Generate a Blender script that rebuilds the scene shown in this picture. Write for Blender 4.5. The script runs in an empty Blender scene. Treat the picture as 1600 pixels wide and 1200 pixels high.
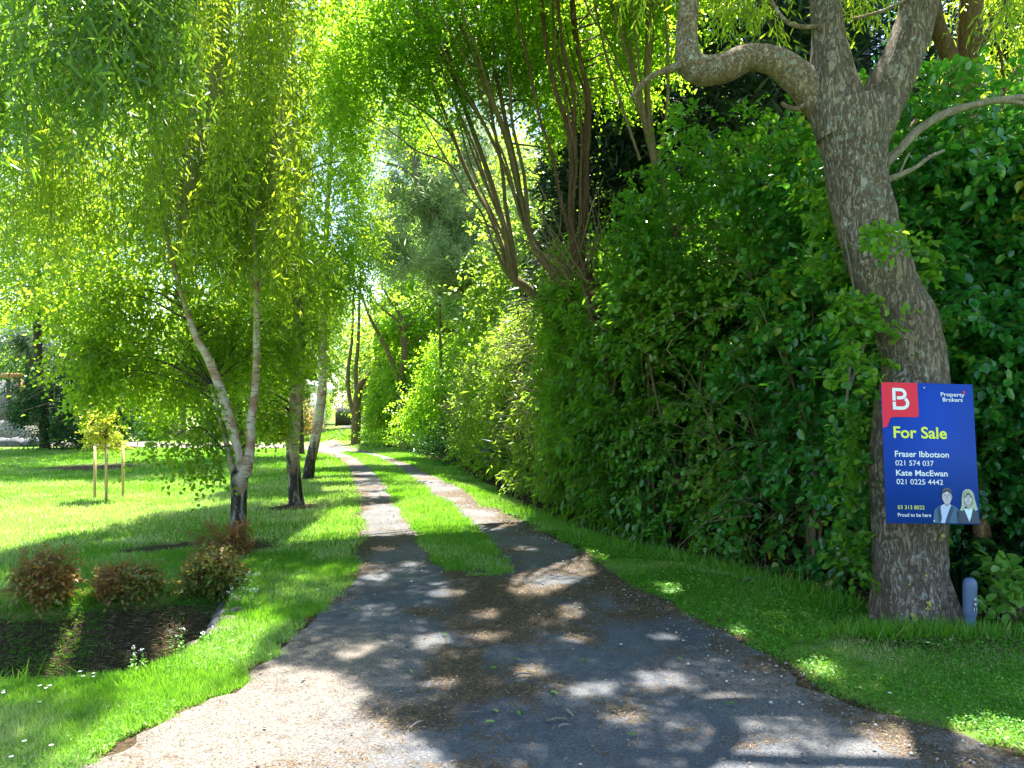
import bpy, math, random
import numpy as np
from math import radians, sin, cos, pi
random.seed(7)
rng = np.random.default_rng(11)
scene = bpy.context.scene
col = scene.collection

# ------------------------------------------------------------------ camera, sky, sun, exposure
H = 1.45                      # eye height
F = 1150.0                    # focal length in px of the 1600 px wide photograph
HZ = 638.0                    # horizon row
cam_d = bpy.data.cameras.new('camera')
cam = bpy.data.objects.new('camera', cam_d)
col.objects.link(cam)
cam.location = (0, 0, H)
cam.rotation_euler = (radians(90), 0, 0)
cam_d.sensor_width = 36.0
cam_d.lens = 36.0 * F / 1600
cam_d.shift_y = (HZ - 600) / 1600
cam_d.clip_start = 0.05
cam_d.clip_end = 900
scene.camera = cam

SUNV = np.array([0.06, 0.40, 1.0])          # towards the sun
SUNV /= np.linalg.norm(SUNV)
EL = math.asin(SUNV[2]); AZ = math.atan2(SUNV[0], SUNV[1])
world = bpy.data.worlds.new('World'); scene.world = world
world.use_nodes = True
wn = world.node_tree
bg = wn.nodes['Background']
sky = wn.nodes.new('ShaderNodeTexSky')
sky.sky_type = 'NISHITA'; sky.sun_disc = False
sky.sun_elevation = EL; sky.sun_rotation = AZ
sky.air_density = 1.2; sky.dust_density = 0.6; sky.ozone_density = 1.5
wn.links.new(sky.outputs[0], bg.inputs[0]); bg.inputs[1].default_value = 0.08
sl = bpy.data.lights.new('sun', 'SUN'); sl.energy = 5.0; sl.angle = radians(0.53); sl.color = (1.0, 0.94, 0.82)
so = bpy.data.objects.new('sun', sl); col.objects.link(so)
from mathutils import Vector
so.rotation_euler = Vector(SUNV).to_track_quat('Z', 'Y').to_euler()
so.location = (0, 10, 30)
vs = scene.view_settings
vs.view_transform = 'Standard'; vs.look = 'None'; vs.gamma = 1; vs.exposure = 2.6
scene.cycles.max_bounces = 8; scene.cycles.diffuse_bounces = 6; scene.cycles.transmission_bounces = 7
scene.cycles.glossy_bounces = 2; scene.cycles.transparent_max_bounces = 4
scene.cycles.use_denoising = True
scene.cycles.caustics_reflective = False; scene.cycles.caustics_refractive = False

# ------------------------------------------------------------------ geometry helpers
def P(px, py, d): return np.array([(px - 800) * d / F, d, H - (py - HZ) * d / F])
def G(px, py, z=0.0):
    d = (H - z) * F / (py - HZ)
    return np.array([(px - 800) * d / F, d])

_lat = rng.random((64, 64, 64))
def vnoise(p, s=1.0, off=0.0):
    p = np.asarray(p, float) * s + 17.3 + off
    if p.shape[-1] == 2: p = np.concatenate([p, np.full(p.shape[:-1] + (1,), 3.7)], -1)
    i = np.floor(p).astype(int); f = p - i; f = f * f * (3 - 2 * f); i &= 63; j = (i + 1) & 63
    a = _lat
    x0, y0, z0 = i[..., 0], i[..., 1], i[..., 2]; x1, y1, z1 = j[..., 0], j[..., 1], j[..., 2]
    fx, fy, fz = f[..., 0], f[..., 1], f[..., 2]
    c00 = a[x0, y0, z0] * (1 - fx) + a[x1, y0, z0] * fx; c10 = a[x0, y1, z0] * (1 - fx) + a[x1, y1, z0] * fx
    c01 = a[x0, y0, z1] * (1 - fx) + a[x1, y0, z1] * fx; c11 = a[x0, y1, z1] * (1 - fx) + a[x1, y1, z1] * fx
    return (c00 * (1 - fy) + c10 * fy) * (1 - fz) + (c01 * (1 - fy) + c11 * fy) * fz
def fbm(p, s=1.0, o=3, off=0.0):
    t = 0; a = 0.5; n = 0
    for k in range(o):
        t = t + a * vnoise(p, s * 2 ** k, off + k * 5.1); n += a; a *= 0.5
    return t / n
def norm(v): return v / np.maximum(np.linalg.norm(v, axis=-1, keepdims=True), 1e-9)
def inpoly(x, y, poly):
    r = np.zeros(np.shape(x), bool); n = len(poly)
    for i in range(n):
        x1, y1 = poly[i]; x2, y2 = poly[(i + 1) % n]
        c = ((y1 > y) != (y2 > y)) & (x < (x2 - x1) * (y - y1) / ((y2 - y1) if y2 != y1 else 1e-9) + x1)
        r ^= c
    return r

def link(o, parent=None):
    col.objects.link(o)
    if parent is not None: o.parent = parent
    return o
def tag(o, label=None, cat=None, group=None, kind=None):
    if label: o['label'] = label
    if cat: o['category'] = cat
    if group: o['group'] = group
    if kind: o['kind'] = kind
    return o
def thing(name, label, cat, loc, group=None):
    o = bpy.data.objects.new(name, None); col.objects.link(o)
    o.location = (float(loc[0]), float(loc[1]), float(loc[2]) if len(loc) > 2 else 0.0); o.empty_display_size = 0.2
    return tag(o, label, cat, group)

LEAFLIT = False
class MB:
    """collects geometry for one mesh"""
    def __init__(s): s.v = []; s.f = {3: [], 4: []}; s.r = []; s.n = 0; s.m = {3: [], 4: []}
    def add(s, v, f, r=None, m=0):
        v = np.asarray(v, float).reshape(-1, 3); f = np.asarray(f, int)
        s.v.append(v); s.f[f.shape[1]].append(f + s.n); s.m[f.shape[1]].append(np.full(len(f), m, int))
        s.r.append(np.full(len(v), 0.5) if r is None else np.broadcast_to(np.asarray(r, float), (len(v),)))
        s.n += len(v); return s
    def build(s, name, mat, parent=None, smooth=False):
        me = bpy.data.meshes.new(name)
        if s.n:
            V = np.concatenate(s.v)
            if parent is not None: V = V - np.array(parent['_o'] if '_o' in parent else parent.location)
            fs = []; ms = []
            for k in (3, 4):
                if s.f[k]: fs.append((k, np.concatenate(s.f[k]))); ms.append(np.concatenate(s.m[k]))
            nl = sum(k * len(f) for k, f in fs); nf = sum(len(f) for k, f in fs)
            me.vertices.add(len(V)); me.vertices.foreach_set('co', V.astype(np.float32).ravel())
            me.loops.add(nl); me.polygons.add(nf)
            me.loops.foreach_set('vertex_index', np.concatenate([f.ravel() for k, f in fs]).astype(np.int32))
            st = []; base = 0
            for k, f in fs: st.append(base + np.arange(len(f)) * k); base += k * len(f)
            me.polygons.foreach_set('loop_start', np.concatenate(st).astype(np.int32))
            me.polygons.foreach_set('material_index', np.concatenate(ms).astype(np.int32))
            if smooth: me.polygons.foreach_set('use_smooth', np.ones(nf, bool))
            a = me.attributes.new('rnd', 'FLOAT', 'POINT'); a.data.foreach_set('value', np.concatenate(s.r).astype(np.float32))
            me.update(calc_edges=True)
        for q in (mat if isinstance(mat, (list, tuple)) else [mat]): me.materials.append(q)
        o = bpy.data.objects.new(name, me)
        return link(o, parent)

def catmull(pts, n):
    pts = np.asarray(pts, float)
    if len(pts) == 2: return pts[0] + (pts[1] - pts[0]) * np.linspace(0, 1, n)[:, None]
    q = np.vstack([2 * pts[0] - pts[1], pts, 2 * pts[-1] - pts[-2]])
    u = np.linspace(0, len(pts) - 1 - 1e-6, n); i = u.astype(int); t = (u - i)[:, None]
    a, b, c, d = q[i], q[i + 1], q[i + 2], q[i + 3]
    return 0.5 * (2 * b + (c - a) * t + (2 * a - 5 * b + 4 * c - d) * t ** 2 + (3 * b - a - 3 * c + d) * t ** 3)
def tube(mb, pts, rad, n=12, sides=8, rough=0.0, rs=4.0, r=0.5, cap=True, m=0):
    pr = np.column_stack([np.asarray(pts, float), np.asarray(rad, float)])
    q = catmull(pr, n); p = q[:, :3]; ra = np.maximum(q[:, 3], 0.0008)
    t = norm(np.gradient(p, axis=0))
    up = np.array([0.13, 0.2, 1.0]) if abs(t[0][2]) < 0.85 else np.array([1.0, 0.25, 0.05])
    a = norm(np.cross(t, up)); b = np.cross(t, a)
    th = np.linspace(0, 2 * pi, sides, endpoint=False)
    dirs = a[:, None] * np.cos(th)[None, :, None] + b[:, None] * np.sin(th)[None, :, None]
    R = np.repeat(ra[:, None], sides, 1)
    v = p[:, None] + dirs * R[..., None]
    if rough:
        k = (fbm(v, rs, 3) - 0.5) * 2 * rough
        v = p[:, None] + dirs * (R * (1 + k))[..., None]
    i = np.arange(n - 1)[:, None] * sides; j = np.arange(sides)[None]; j2 = (j + 1) % sides
    f = np.stack([i + j, i + j2, i + sides + j2, i + sides + j], -1).reshape(-1, 4)
    mb.add(v.reshape(-1, 3), f, r, m)
    if cap:
        tip = p[-1] + t[-1] * ra[-1] * 0.6
        base = (n - 1) * sides
        vv = np.vstack([v.reshape(-1, 3)[base:], tip]); jj = np.arange(sides)
        mb.add(vv, np.stack([jj, (jj + 1) % sides, np.full(sides, sides)], -1), r, m)
def box(mb, c, s, rz=0.0, m=0, r=0.5):
    x, y, z = np.array(s) / 2
    v = np.array([[-x, -y, -z], [x, -y, -z], [x, y, -z], [-x, y, -z], [-x, -y, z], [x, -y, z], [x, y, z], [-x, y, z]])
    R = np.array([[cos(rz), -sin(rz), 0], [sin(rz), cos(rz), 0], [0, 0, 1]])
    mb.add(v @ R.T + np.asarray(c), [[0, 3, 2, 1], [4, 5, 6, 7], [0, 1, 5, 4], [1, 2, 6, 5], [2, 3, 7, 6], [3, 0, 4, 7]], r, m)

def leaves(mb, C, D, N, L, W, r, kind=4, fold=0.25, curl=0.0):
    """C base, D direction, N rough normal; kind 4 = diamond, 6 = rounded leaf of two folded halves, 3 = blade"""
    n = len(C)
    if n == 0: return
    if LEAFLIT:
        k = ~lit_reject(C, .06) | (C[:, 2] < .5)
        C, D, N = C[k], D[k], np.broadcast_to(N, (n, 3))[k]; L = np.broadcast_to(L, (n,))[k]; W = np.broadcast_to(W, (n,))[k]; r = np.broadcast_to(r, (n,))[k]; n = len(C)
        if n == 0: return
    L = np.broadcast_to(L, (n,))[:, None]; W = np.broadcast_to(W, (n,))[:, None]
    D = norm(D); S = norm(np.cross(D, N)); N = np.cross(S, D)
    r = np.broadcast_to(r, (n,))
    if kind == 3:
        V = np.stack([C - S * W * .5, C + S * W * .5, C + D * L], 1); k = 3
        f = np.arange(n)[:, None] * 3 + np.array([[0, 1, 2]])
    elif kind == 4:
        m = C + D * L * .45 + N * W * fold
        V = np.stack([C, m + S * W * .5, C + D * L - N * L * curl, m - S * W * .5], 1); k = 4
        f = np.arange(n)[:, None] * 4 + np.array([[0, 1, 2, 3]])
    else:
        a = C + D * L * .30 + N * W * fold * .8; b = C + D * L * .72 + N * W * fold - N * L * curl * .4
        V = np.stack([C, a + S * W * .46, b + S * W * .42, C + D * L - N * L * curl, b - S * W * .42, a - S * W * .46], 1); k = 6
        f = (np.arange(n)[:, None, None] * 6 + np.array([[0, 1, 2, 3], [0, 3, 4, 5]])[None]).reshape(-1, 4)
    mb.add(V.reshape(-1, 3), f, np.repeat(r, k))
def rdir(n, up=0.0):
    v = rng.normal(size=(n, 3)); v = norm(v); v[:, 2] += up
    return norm(v)

# -------- where the photograph's ground is in the sun (pixels of the photograph); crowns keep these rays free
LIT = [
    [(-400, 756), (0, 756), (120, 764), (250, 752), (360, 766), (300, 782), (235, 806), (131, 832), (56, 850), (0, 866), (-400, 890)],
    [(520, 797), (620, 788), (680, 745), (760, 768), (850, 812), (770, 832), (640, 838), (480, 848), (440, 852)],
    [(130, 1210), (300, 1112), (430, 1040), (530, 1058), (585, 1092), (560, 1120), (650, 1160), (720, 1210), (720, 1500), (0, 1500)],
    [(160, 1062), (290, 1012), (360, 962), (425, 950), (440, 975), (360, 1060), (300, 1112), (130, 1210), (50, 1210), (185, 1110)],
    [(1330, 1083), (1500, 1125), (1620, 1112), (1640, 1190), (1500, 1156), (1400, 1125)],
    [(1240, 1040), (1300, 1032), (1320, 1060), (1260, 1070)],
    [(1290, 1200), (1350, 1150), (1420, 1150), (1500, 1200), (1500, 1300), (1290, 1300)],
    [(800, 905), (860, 885), (920, 868), (935, 900), (850, 935), (790, 930)],
    [(0, 686), (400, 684), (520, 662), (580, 662), (560, 706), (480, 716), (0, 704)],
    [(520, 1030), (590, 1008), (592, 1022), (540, 1044)],
    [(640, 1002), (700, 990), (705, 1010), (650, 1022)],
    [(800, 1050), (850, 1045), (852, 1066), (806, 1068)],
    [(990, 1055), (1060, 1052), (1090, 1080), (1010, 1085)],
    [(880, 1078), (960, 1070), (965, 1092), (890, 1098)],
    [(870, 950), (910, 945), (915, 970), (875, 975)],
    [(1060, 1180), (1230, 1165), (1260, 1200), (1060, 1260)],
    [(740, 962), (775, 955), (780, 968), (745, 974)],
    [(110, 925), (150, 922), (90, 1035), (45, 1040)], [(262, 935), (292, 932), (280, 985), (252, 990)], [(1020, 915), (1060, 912), (1075, 932), (1030, 936)], [(905, 858), (945, 868), (960, 880), (915, 872)], [(1130, 985), (1165, 982), (1180, 1000), (1140, 1004)], [(1420, 1060), (1490, 1058), (1520, 1078), (1440, 1082)], [(8, 900), (30, 898), (40, 920), (10, 925)], [(70, 1000), (95, 995), (100, 1030), (70, 1035)],
]
for (cx_, cy_, w_, h_) in ((598, 860, 26, 5), (640, 884, 22, 5), (585, 905, 30, 6), (700, 930, 34, 7), (760, 1000, 36, 9), (900, 1005, 30, 8), (690, 1075, 34, 10), (1130, 1095, 44, 11), (1240, 1120, 40, 11), (980, 1130, 40, 10), (1040, 1000, 34, 8), (820, 860, 26, 5)):
    LIT.append([(cx_ - w_, cy_ + 1), (cx_ - w_ * .3, cy_ - h_), (cx_ + w_, cy_ - h_ * .4), (cx_ + w_ * .5, cy_ + h_), (cx_ - w_ * .4, cy_ + h_ * .8)])
for (sy, x0, x1) in ((727, 590, 640), (742, 470, 600), (752, 480, 560), (765, 500, 640), (775, 560, 680)):
    LIT.append([(x0, sy - 3), (x1, sy - 5), (x1 + 20, sy), (x0, sy + 3)])
def lit_reject(c, keep=0.02):
    """True where a leaf clump must stay away: its shadow would land on ground that lies in the sun"""
    h = c[:, 2] - 0.0
    gx = c[:, 0] - SUNV[0] / SUNV[2] * h; gy = c[:, 1] - SUNV[1] / SUNV[2] * h
    py = HZ + H * F / np.maximum(gy, 1.2); px = 800 + gx * F / np.maximum(gy, 1.2)
    r = np.zeros(len(c), bool)
    for poly in LIT: r |= inpoly(px, py, poly)
    r &= rng.random(len(c)) > keep
    return r

def blobs(bl, thr=0.42, ns=1.3, lit=True, shell=0.55, zmin=0.1):
    """bl: (cx,cy,cz,rx,ry,rz,n) ellipsoids -> clump centres, uneven and with gaps"""
    out = []
    for (cx, cy, cz, rx, ry, rz, n) in bl:
        m = int(n * 1.9)
        d = rdir(m); rr = np.maximum(rng.random(m) ** (1 / 3), shell * rng.random(m))
        c = np.array([cx, cy, cz]) + d * rr[:, None] * np.array([rx, ry, rz])
        w = fbm(c, ns, 2)
        c = c[w > thr * (0.8 + 0.4 * rng.random(m))]
        if lit: c = c[~lit_reject(c)]
        c = c[c[:, 2] > zmin]
        out.append(c[:n])
    return np.concatenate(out)

def twigs(C, r, nt, tl, nl, up=-0.1, out=0.5, centre=None, ldroop=-0.3, spread=0.9):
    """twigs with leaves around clump centres: returns leaf base, direction, normal and twig ends"""
    M = len(C)
    s = np.repeat(C, nt, 0) + rng.normal(size=(M * nt, 3)) * r * 0.45
    d = rdir(M * nt)
    if centre is not None: d = d + norm(s - centre) * out
    d[:, 2] += up; d = norm(d)
    L = tl * (0.6 + 0.8 * rng.random(M * nt))[:, None]
    t = np.linspace(0.12, 1.0, nl)
    base = s[:, None] + d[:, None] * (L[:, None] * t[None, :, None])
    base[..., 2] -= (t ** 2 * 0.18)[None] * L
    side = norm(np.cross(d, rdir(len(d))))
    sg = np.where(np.arange(nl) % 2 == 0, 1.0, -1.0)
    ld = d[:, None] * 0.7 + side[:, None] * sg[None, :, None] * spread + rng.normal(size=base.shape) * 0.25
    ld[..., 2] += ldroop
    nn = rng.normal(size=base.shape) * 0.45; nn[..., 2] += 1.0
    return base.reshape(-1, 3), ld.reshape(-1, 3), nn.reshape(-1, 3), s, s + d * L
def stick(mb, A, B, w, r=0.5):
    """thin three-sided sticks from A to B"""
    d = norm(B - A); a = norm(np.cross(d, np.array([0.3, 0.2, 0.93]))); b = np.cross(d, a); n = len(A)
    w = np.broadcast_to(w, (n,))[:, None]
    o = [a * w, (-0.5 * a + 0.87 * b) * w, (-0.5 * a - 0.87 * b) * w]
    V = np.stack([A + q for q in o] + [B + q * 0.4 for q in o], 1)
    f = (np.arange(n)[:, None, None] * 6 + np.array([[0, 1, 4, 3], [1, 2, 5, 4], [2, 0, 3, 5]])[None]).reshape(-1, 4)
    mb.add(V.reshape(-1, 3), f, r)
def clump_r(c, s=0.9):
    return np.clip(0.5 + (fbm(c, s, 2) - 0.5) * 1.6 + rng.normal(size=len(c)) * 0.16, 0, 1)

# ------------------------------------------------------------------ materials
def mat(name):
    m = bpy.data.materials.new(name); m.use_nodes = True
    return m, m.node_tree.nodes, m.node_tree.links, m.node_tree.nodes['Principled BSDF'], m.node_tree.nodes['Material Output']
def ramp(n, stops):
    r = n.new('ShaderNodeValToRGB'); e = r.color_ramp.elements
    while len(e) < len(stops): e.new(0.5)
    for k, (p, c) in enumerate(stops): e[k].position = p; e[k].color = (*c, 1)
    return r
def leafmat(name, stops, tr, tf=0.45, rough=0.42, spec=0.5):
    m, n, l, b, out = mat(name)
    a = n.new('ShaderNodeAttribute'); a.attribute_name = 'rnd'
    r = ramp(n, stops); l.new(a.outputs['Fac'], r.inputs[0])
    l.new(r.outputs[0], b.inputs['Base Color']); b.inputs['Roughness'].default_value = rough
    b.inputs['Specular IOR Level'].default_value = spec
    t = n.new('ShaderNodeBsdfTranslucent')
    mx = n.new('ShaderNodeMix'); mx.data_type = 'RGBA'; mx.inputs[0].default_value = 0.75
    l.new(r.outputs[0], mx.inputs[6]); mx.inputs[7].default_value = (*tr, 1)
    l.new(mx.outputs[2], t.inputs[0])
    s = n.new('ShaderNodeMixShader'); s.inputs[0].default_value = tf
    l.new(b.outputs[0], s.inputs[1]); l.new(t.outputs[0], s.inputs[2]); l.new(s.outputs[0], out.inputs[0])
    return m
def noise(n, l, scale, vec=None, detail=5, rough=0.6, dist=0.0):
    t = n.new('ShaderNodeTexNoise'); t.inputs['Scale'].default_value = scale; t.inputs['Detail'].default_value = detail
    t.inputs['Roughness'].default_value = rough; t.inputs['Distortion'].default_value = dist
    if vec is not None: l.new(vec, t.inputs['Vector'])
    return t
def coords(n, l, scale=(1, 1, 1)):
    c = n.new('ShaderNodeNewGeometry'); m = n.new('ShaderNodeMapping'); m.inputs['Scale'].default_value = scale
    l.new(c.outputs['Position'], m.inputs[0]); return m.outputs[0]
def bump(n, l, h, b, strength=0.5, dist=0.02):
    q = n.new('ShaderNodeBump'); q.inputs['Strength'].default_value = strength; q.inputs['Distance'].default_value = dist
    l.new(h, q.inputs['Height']); l.new(q.outputs[0], b.inputs['Normal']); return q
def mixc(n, l, fac, a, b):
    m = n.new('ShaderNodeMix'); m.data_type = 'RGBA'
    for s, v in ((0, fac), (6, a), (7, b)):
        if isinstance(v, (tuple, list)): m.inputs[s].default_value = (*v, 1)
        elif isinstance(v, (int, float)): m.inputs[s].default_value = v
        else: l.new(v, m.inputs[s])
    return m.outputs[2]
def math_(n, l, op, a, b=0.0, clamp=False):
    m = n.new('ShaderNodeMath'); m.operation = op; m.use_clamp = clamp
    for s, v in ((0, a), (1, b)):
        if isinstance(v, (int, float)): m.inputs[s].default_value = v
        else: l.new(v, m.inputs[s])
    return m.outputs[0]
def barkmat(name, c1, c2, c3=None, vs_=9.0, stretch=0.25, strength=0.9, dist=0.02, lichen=None, fis=.45):
    m, n, l, b, out = mat(name)
    v = coords(n, l, (1, 1, stretch))
    w = noise(n, l, vs_, v, 8, 0.7, 0.6)
    rg = noise(n, l, vs_ * 3.4, v, 6, 0.68, .8)
    ab = math_(n, l, 'ABSOLUTE', math_(n, l, 'SUBTRACT', rg.outputs['Fac'], 0.5))
    cr = n.new('ShaderNodeMapRange'); cr.inputs[1].default_value = 0.0; cr.inputs[2].default_value = 0.055
    l.new(ab, cr.inputs[0])
    fn = noise(n, l, vs_ * 7, coords(n, l, (1, 1, .5)), 4, 0.7)
    h = math_(n, l, 'ADD', math_(n, l, 'ADD', math_(n, l, 'MULTIPLY', cr.outputs[0], 0.45), w.outputs['Fac']), math_(n, l, 'MULTIPLY', fn.outputs['Fac'], .45))
    tone = math_(n, l, 'ADD', math_(n, l, 'MULTIPLY', w.outputs['Fac'], .5), math_(n, l, 'MULTIPLY', fn.outputs['Fac'], .5))
    r = ramp(n, [(0.40, c1), (0.52, c2), (0.66, c3 or c2)]); l.new(tone, r.inputs[0])
    c = mixc(n, l, math_(n, l, 'MULTIPLY', math_(n, l, 'SUBTRACT', 1.0, cr.outputs[0]), fis), r.outputs[0], tuple(q * 0.4 for q in c1))
    if lichen:
        lw = noise(n, l, 26, coords(n, l), 6, 0.75); lr = ramp(n, [(0.52, (0, 0, 0)), (0.60, (1, 1, 1))]); l.new(lw.outputs['Fac'], lr.inputs[0])
        big = noise(n, l, 1.7, coords(n, l), 3); br = ramp(n, [(0.42, (0, 0, 0)), (0.6, (1, 1, 1))]); l.new(big.outputs['Fac'], br.inputs[0])
        fac = math_(n, l, 'MULTIPLY', math_(n, l, 'MULTIPLY', lr.outputs[0], br.outputs[0]), 0.75)
        c = mixc(n, l, fac, c, lichen)
    l.new(c, b.inputs['Base Color']); b.inputs['Roughness'].default_value = 0.9
    b.inputs['Specular IOR Level'].default_value = 0.2
    bump(n, l, h, b, strength, dist)
    return m
def plain(name, c, rough=0.7, var=0.15, scale=6.0, bmp=0.0, metal=0.0):
    m, n, l, b, out = mat(name)
    w = noise(n, l, scale, coords(n, l), 6, 0.65)
    l.new(mixc(n, l, w.outputs['Fac'], tuple(q * (1 - var) for q in c), tuple(min(1, q * (1 + var)) for q in c)), b.inputs['Base Color'])
    b.inputs['Roughness'].default_value = rough; b.inputs['Metallic'].default_value = metal
    if bmp: bump(n, l, w.outputs['Fac'], b, bmp, 0.02)
    return m

M = {}
M['willow'] = leafmat('willow_leaf', [(0, (.05, .13, .010)), (.5, (.10, .21, .015)), (1, (.18, .29, .03))], (.62, .85, .03), .58, .4)
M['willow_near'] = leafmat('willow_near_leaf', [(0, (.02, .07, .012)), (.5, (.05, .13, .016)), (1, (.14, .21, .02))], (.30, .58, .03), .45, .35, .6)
M['birch_leaf'] = leafmat('birch_leaf', [(0, (.04, .12, .008)), (.5, (.08, .20, .012)), (1, (.15, .28, .02))], (.55, .82, .03), .58, .4)
M['copse_leaf'] = leafmat('copse_leaf', [(0, (.025, .13, .010)), (.5, (.06, .20, .012)), (1, (.13, .28, .02))], (.52, .86, .03), .6, .4)
M['glossy'] = leafmat('glossy_leaf', [(0, (.012, .075, .010)), (.5, (.04, .165, .018)), (.9, (.10, .26, .028)), (1, (.14, .24, .02))], (.25, .60, .02), .36, .25, .6)
M['glossy2'] = leafmat('glossy_round_leaf', [(0, (.008, .065, .016)), (.5, (.026, .155, .030)), (.92, (.06, .23, .038)), (1, (.24, .28, .02))], (.20, .62, .03), .34, .22, .65)
M['laurel'] = leafmat('laurel_leaf', [(0, (.022, .10, .010)), (.5, (.04, .155, .014)), (1, (.10, .24, .02))], (.36, .70, .03), .46, .35)
M['bamboo'] = leafmat('fine_hedge_leaf', [(0, (.04, .10, .012)), (.5, (.08, .19, .018)), (1, (.17, .28, .03))], (.48, .74, .04), .5, .45)
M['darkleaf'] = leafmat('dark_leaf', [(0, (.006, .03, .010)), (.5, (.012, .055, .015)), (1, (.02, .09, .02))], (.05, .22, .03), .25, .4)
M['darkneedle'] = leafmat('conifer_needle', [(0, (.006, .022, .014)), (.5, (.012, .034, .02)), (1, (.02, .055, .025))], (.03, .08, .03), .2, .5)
M['pine'] = leafmat('pine_needle', [(0, (.15, .22, .10)), (.5, (.26, .34, .18)), (1, (.38, .46, .28))], (.66, .76, .42), .58, .45)
M['redleaf'] = leafmat('reddish_leaf', [(0, (.05, .14, .02)), (.50, (.13, .22, .035)), (.66, (.24, .16, .04)), (1, (.30, .10, .045))], (.55, .36, .08), .4, .45)
M['sapling'] = leafmat('sapling_leaf', [(0, (.10, .20, .02)), (.6, (.22, .32, .03)), (1, (.50, .40, .05))], (.72, .78, .06), .5, .4)
M['grass'] = leafmat('grass_blade', [(0, (.035, .15, .008)), (.55, (.085, .25, .016)), (.85, (.19, .30, .04)), (1, (.62, .56, .32))], (.32, .70, .03), .42, .45)
M['clover'] = leafmat('clover_leaf', [(0, (.035, .16, .012)), (.6, (.08, .25, .02)), (1, (.16, .32, .035))], (.28, .66, .03), .38, .45)
M['strap'] = leafmat('strap_leaf', [(0, (.008, .04, .016)), (.6, (.016, .07, .024)), (1, (.03, .11, .035))], (.05, .2, .03), .25, .25)
M['weed'] = leafmat('weed_leaf', [(0, (.05, .17, .02)), (.6, (.10, .27, .03)), (1, (.22, .36, .1))], (.30, .62, .05), .4, .45)
M['farleaf'] = leafmat('far_leaf', [(0, (.04, .11, .014)), (.5, (.08, .19, .02)), (1, (.15, .27, .035))], (.48, .72, .06), .5, .45)
M['brownleaf'] = leafmat('brown_leaf', [(0, (.08, .08, .02)), (.5, (.15, .13, .03)), (1, (.25, .18, .05))], (.45, .36, .06), .4, .5)
M['litter'] = leafmat('dry_litter', [(0, (.03, .02, .010)), (.5, (.085, .055, .027)), (.85, (.18, .12, .06)), (1, (.38, .30, .16))], (.2, .13, .06), .12, .7)
M['bark'] = barkmat('willow_bark', (.17, .13, .10), (.25, .19, .15), (.33, .285, .245), 8, .28, 1.0, .05, (.42, .47, .46), .26)
M['bark_tan'] = barkmat('tan_limb_bark', (.20, .12, .065), (.36, .235, .14), (.44, .34, .24), 11, .3, .8, .02)
M['bark_limb'] = barkmat('warm_limb_bark', (.19, .13, .085), (.29, .21, .145), (.38, .31, .24), 12, .6, .9, .035, (.42, .46, .42), .28)
M['bark_dark'] = barkmat('dark_bark', (.04, .032, .025), (.085, .068, .05), (.14, .115, .09), 10, .25, .8, .02)
M['bark_stem'] = barkmat('olive_stem_bark', (.10, .08, .045), (.18, .14, .08), (.26, .21, .13), 14, .3, .5, .01)
M['bark_red'] = barkmat('reddish_bark', (.075, .045, .028), (.145, .09, .055), (.22, .145, .09), 12, .2, .8, .015)
M['bark_grey'] = barkmat('grey_twig_bark', (.13, .11, .09), (.22, .19, .155), (.33, .30, .26), 16, .3, .5, .008)
M['twig'] = plain('hedge_twig', (.13, .095, .06), .8, .35, 12)
M['twig_green'] = plain('willow_twig', (.12, .11, .035), .6, .3, 12)

def birchmat(name, zdark):
    m, n, l, b, out = mat(name)
    v = coords(n, l)
    g = n.new('ShaderNodeSeparateXYZ'); l.new(v, g.inputs[0])
    base = noise(n, l, 5, v, 5); br = ramp(n, [(0.34, (.30, .25, .20)), (0.47, (.46, .41, .35)), (.58, (.31, .20, .14)), (.72, (.18, .11, .075))]); l.new(base.outputs['Fac'], br.inputs[0])
    hb = noise(n, l, 7, coords(n, l, (1, 1, 7)), 4, .6); hr = ramp(n, [(0.57, (0, 0, 0)), (0.65, (.8, .8, .8))]); l.new(hb.outputs['Fac'], hr.inputs[0])
    c = mixc(n, l, hr.outputs[0], br.outputs[0], (.07, .05, .04))
    fz = noise(n, l, 13, coords(n, l, (1, 1, .22)), 6, .7, .8)
    fr = ramp(n, [(0.44, (.018, .015, .013)), (0.53, (.06, .052, .045)), (.62, (.30, .28, .25))]); l.new(fz.outputs['Fac'], fr.inputs[0])
    w = math_(n, l, 'ADD', g.outputs['Z'], math_(n, l, 'MULTIPLY', math_(n, l, 'SUBTRACT', base.outputs['Fac'], 0.5), 1.2))
    mr = n.new('ShaderNodeMapRange'); mr.inputs[1].default_value = zdark - 0.08; mr.inputs[2].default_value = zdark + 0.12
    mr.inputs[3].default_value = 1; mr.inputs[4].default_value = 0; l.new(w, mr.inputs[0])
    c = mixc(n, l, mr.outputs[0], c, fr.outputs[0])
    l.new(c, b.inputs['Base Color']); b.inputs['Roughness'].default_value = .75; b.inputs['Specular IOR Level'].default_value = .25
    hh = math_(n, l, 'ADD', math_(n, l, 'MULTIPLY', fz.outputs['Fac'], mr.outputs[0]), math_(n, l, 'MULTIPLY', hb.outputs['Fac'], .25))
    bump(n, l, hh, b, .9, .03)
    return m
M['birch'] = birchmat('birch_bark', 0.62)

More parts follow.
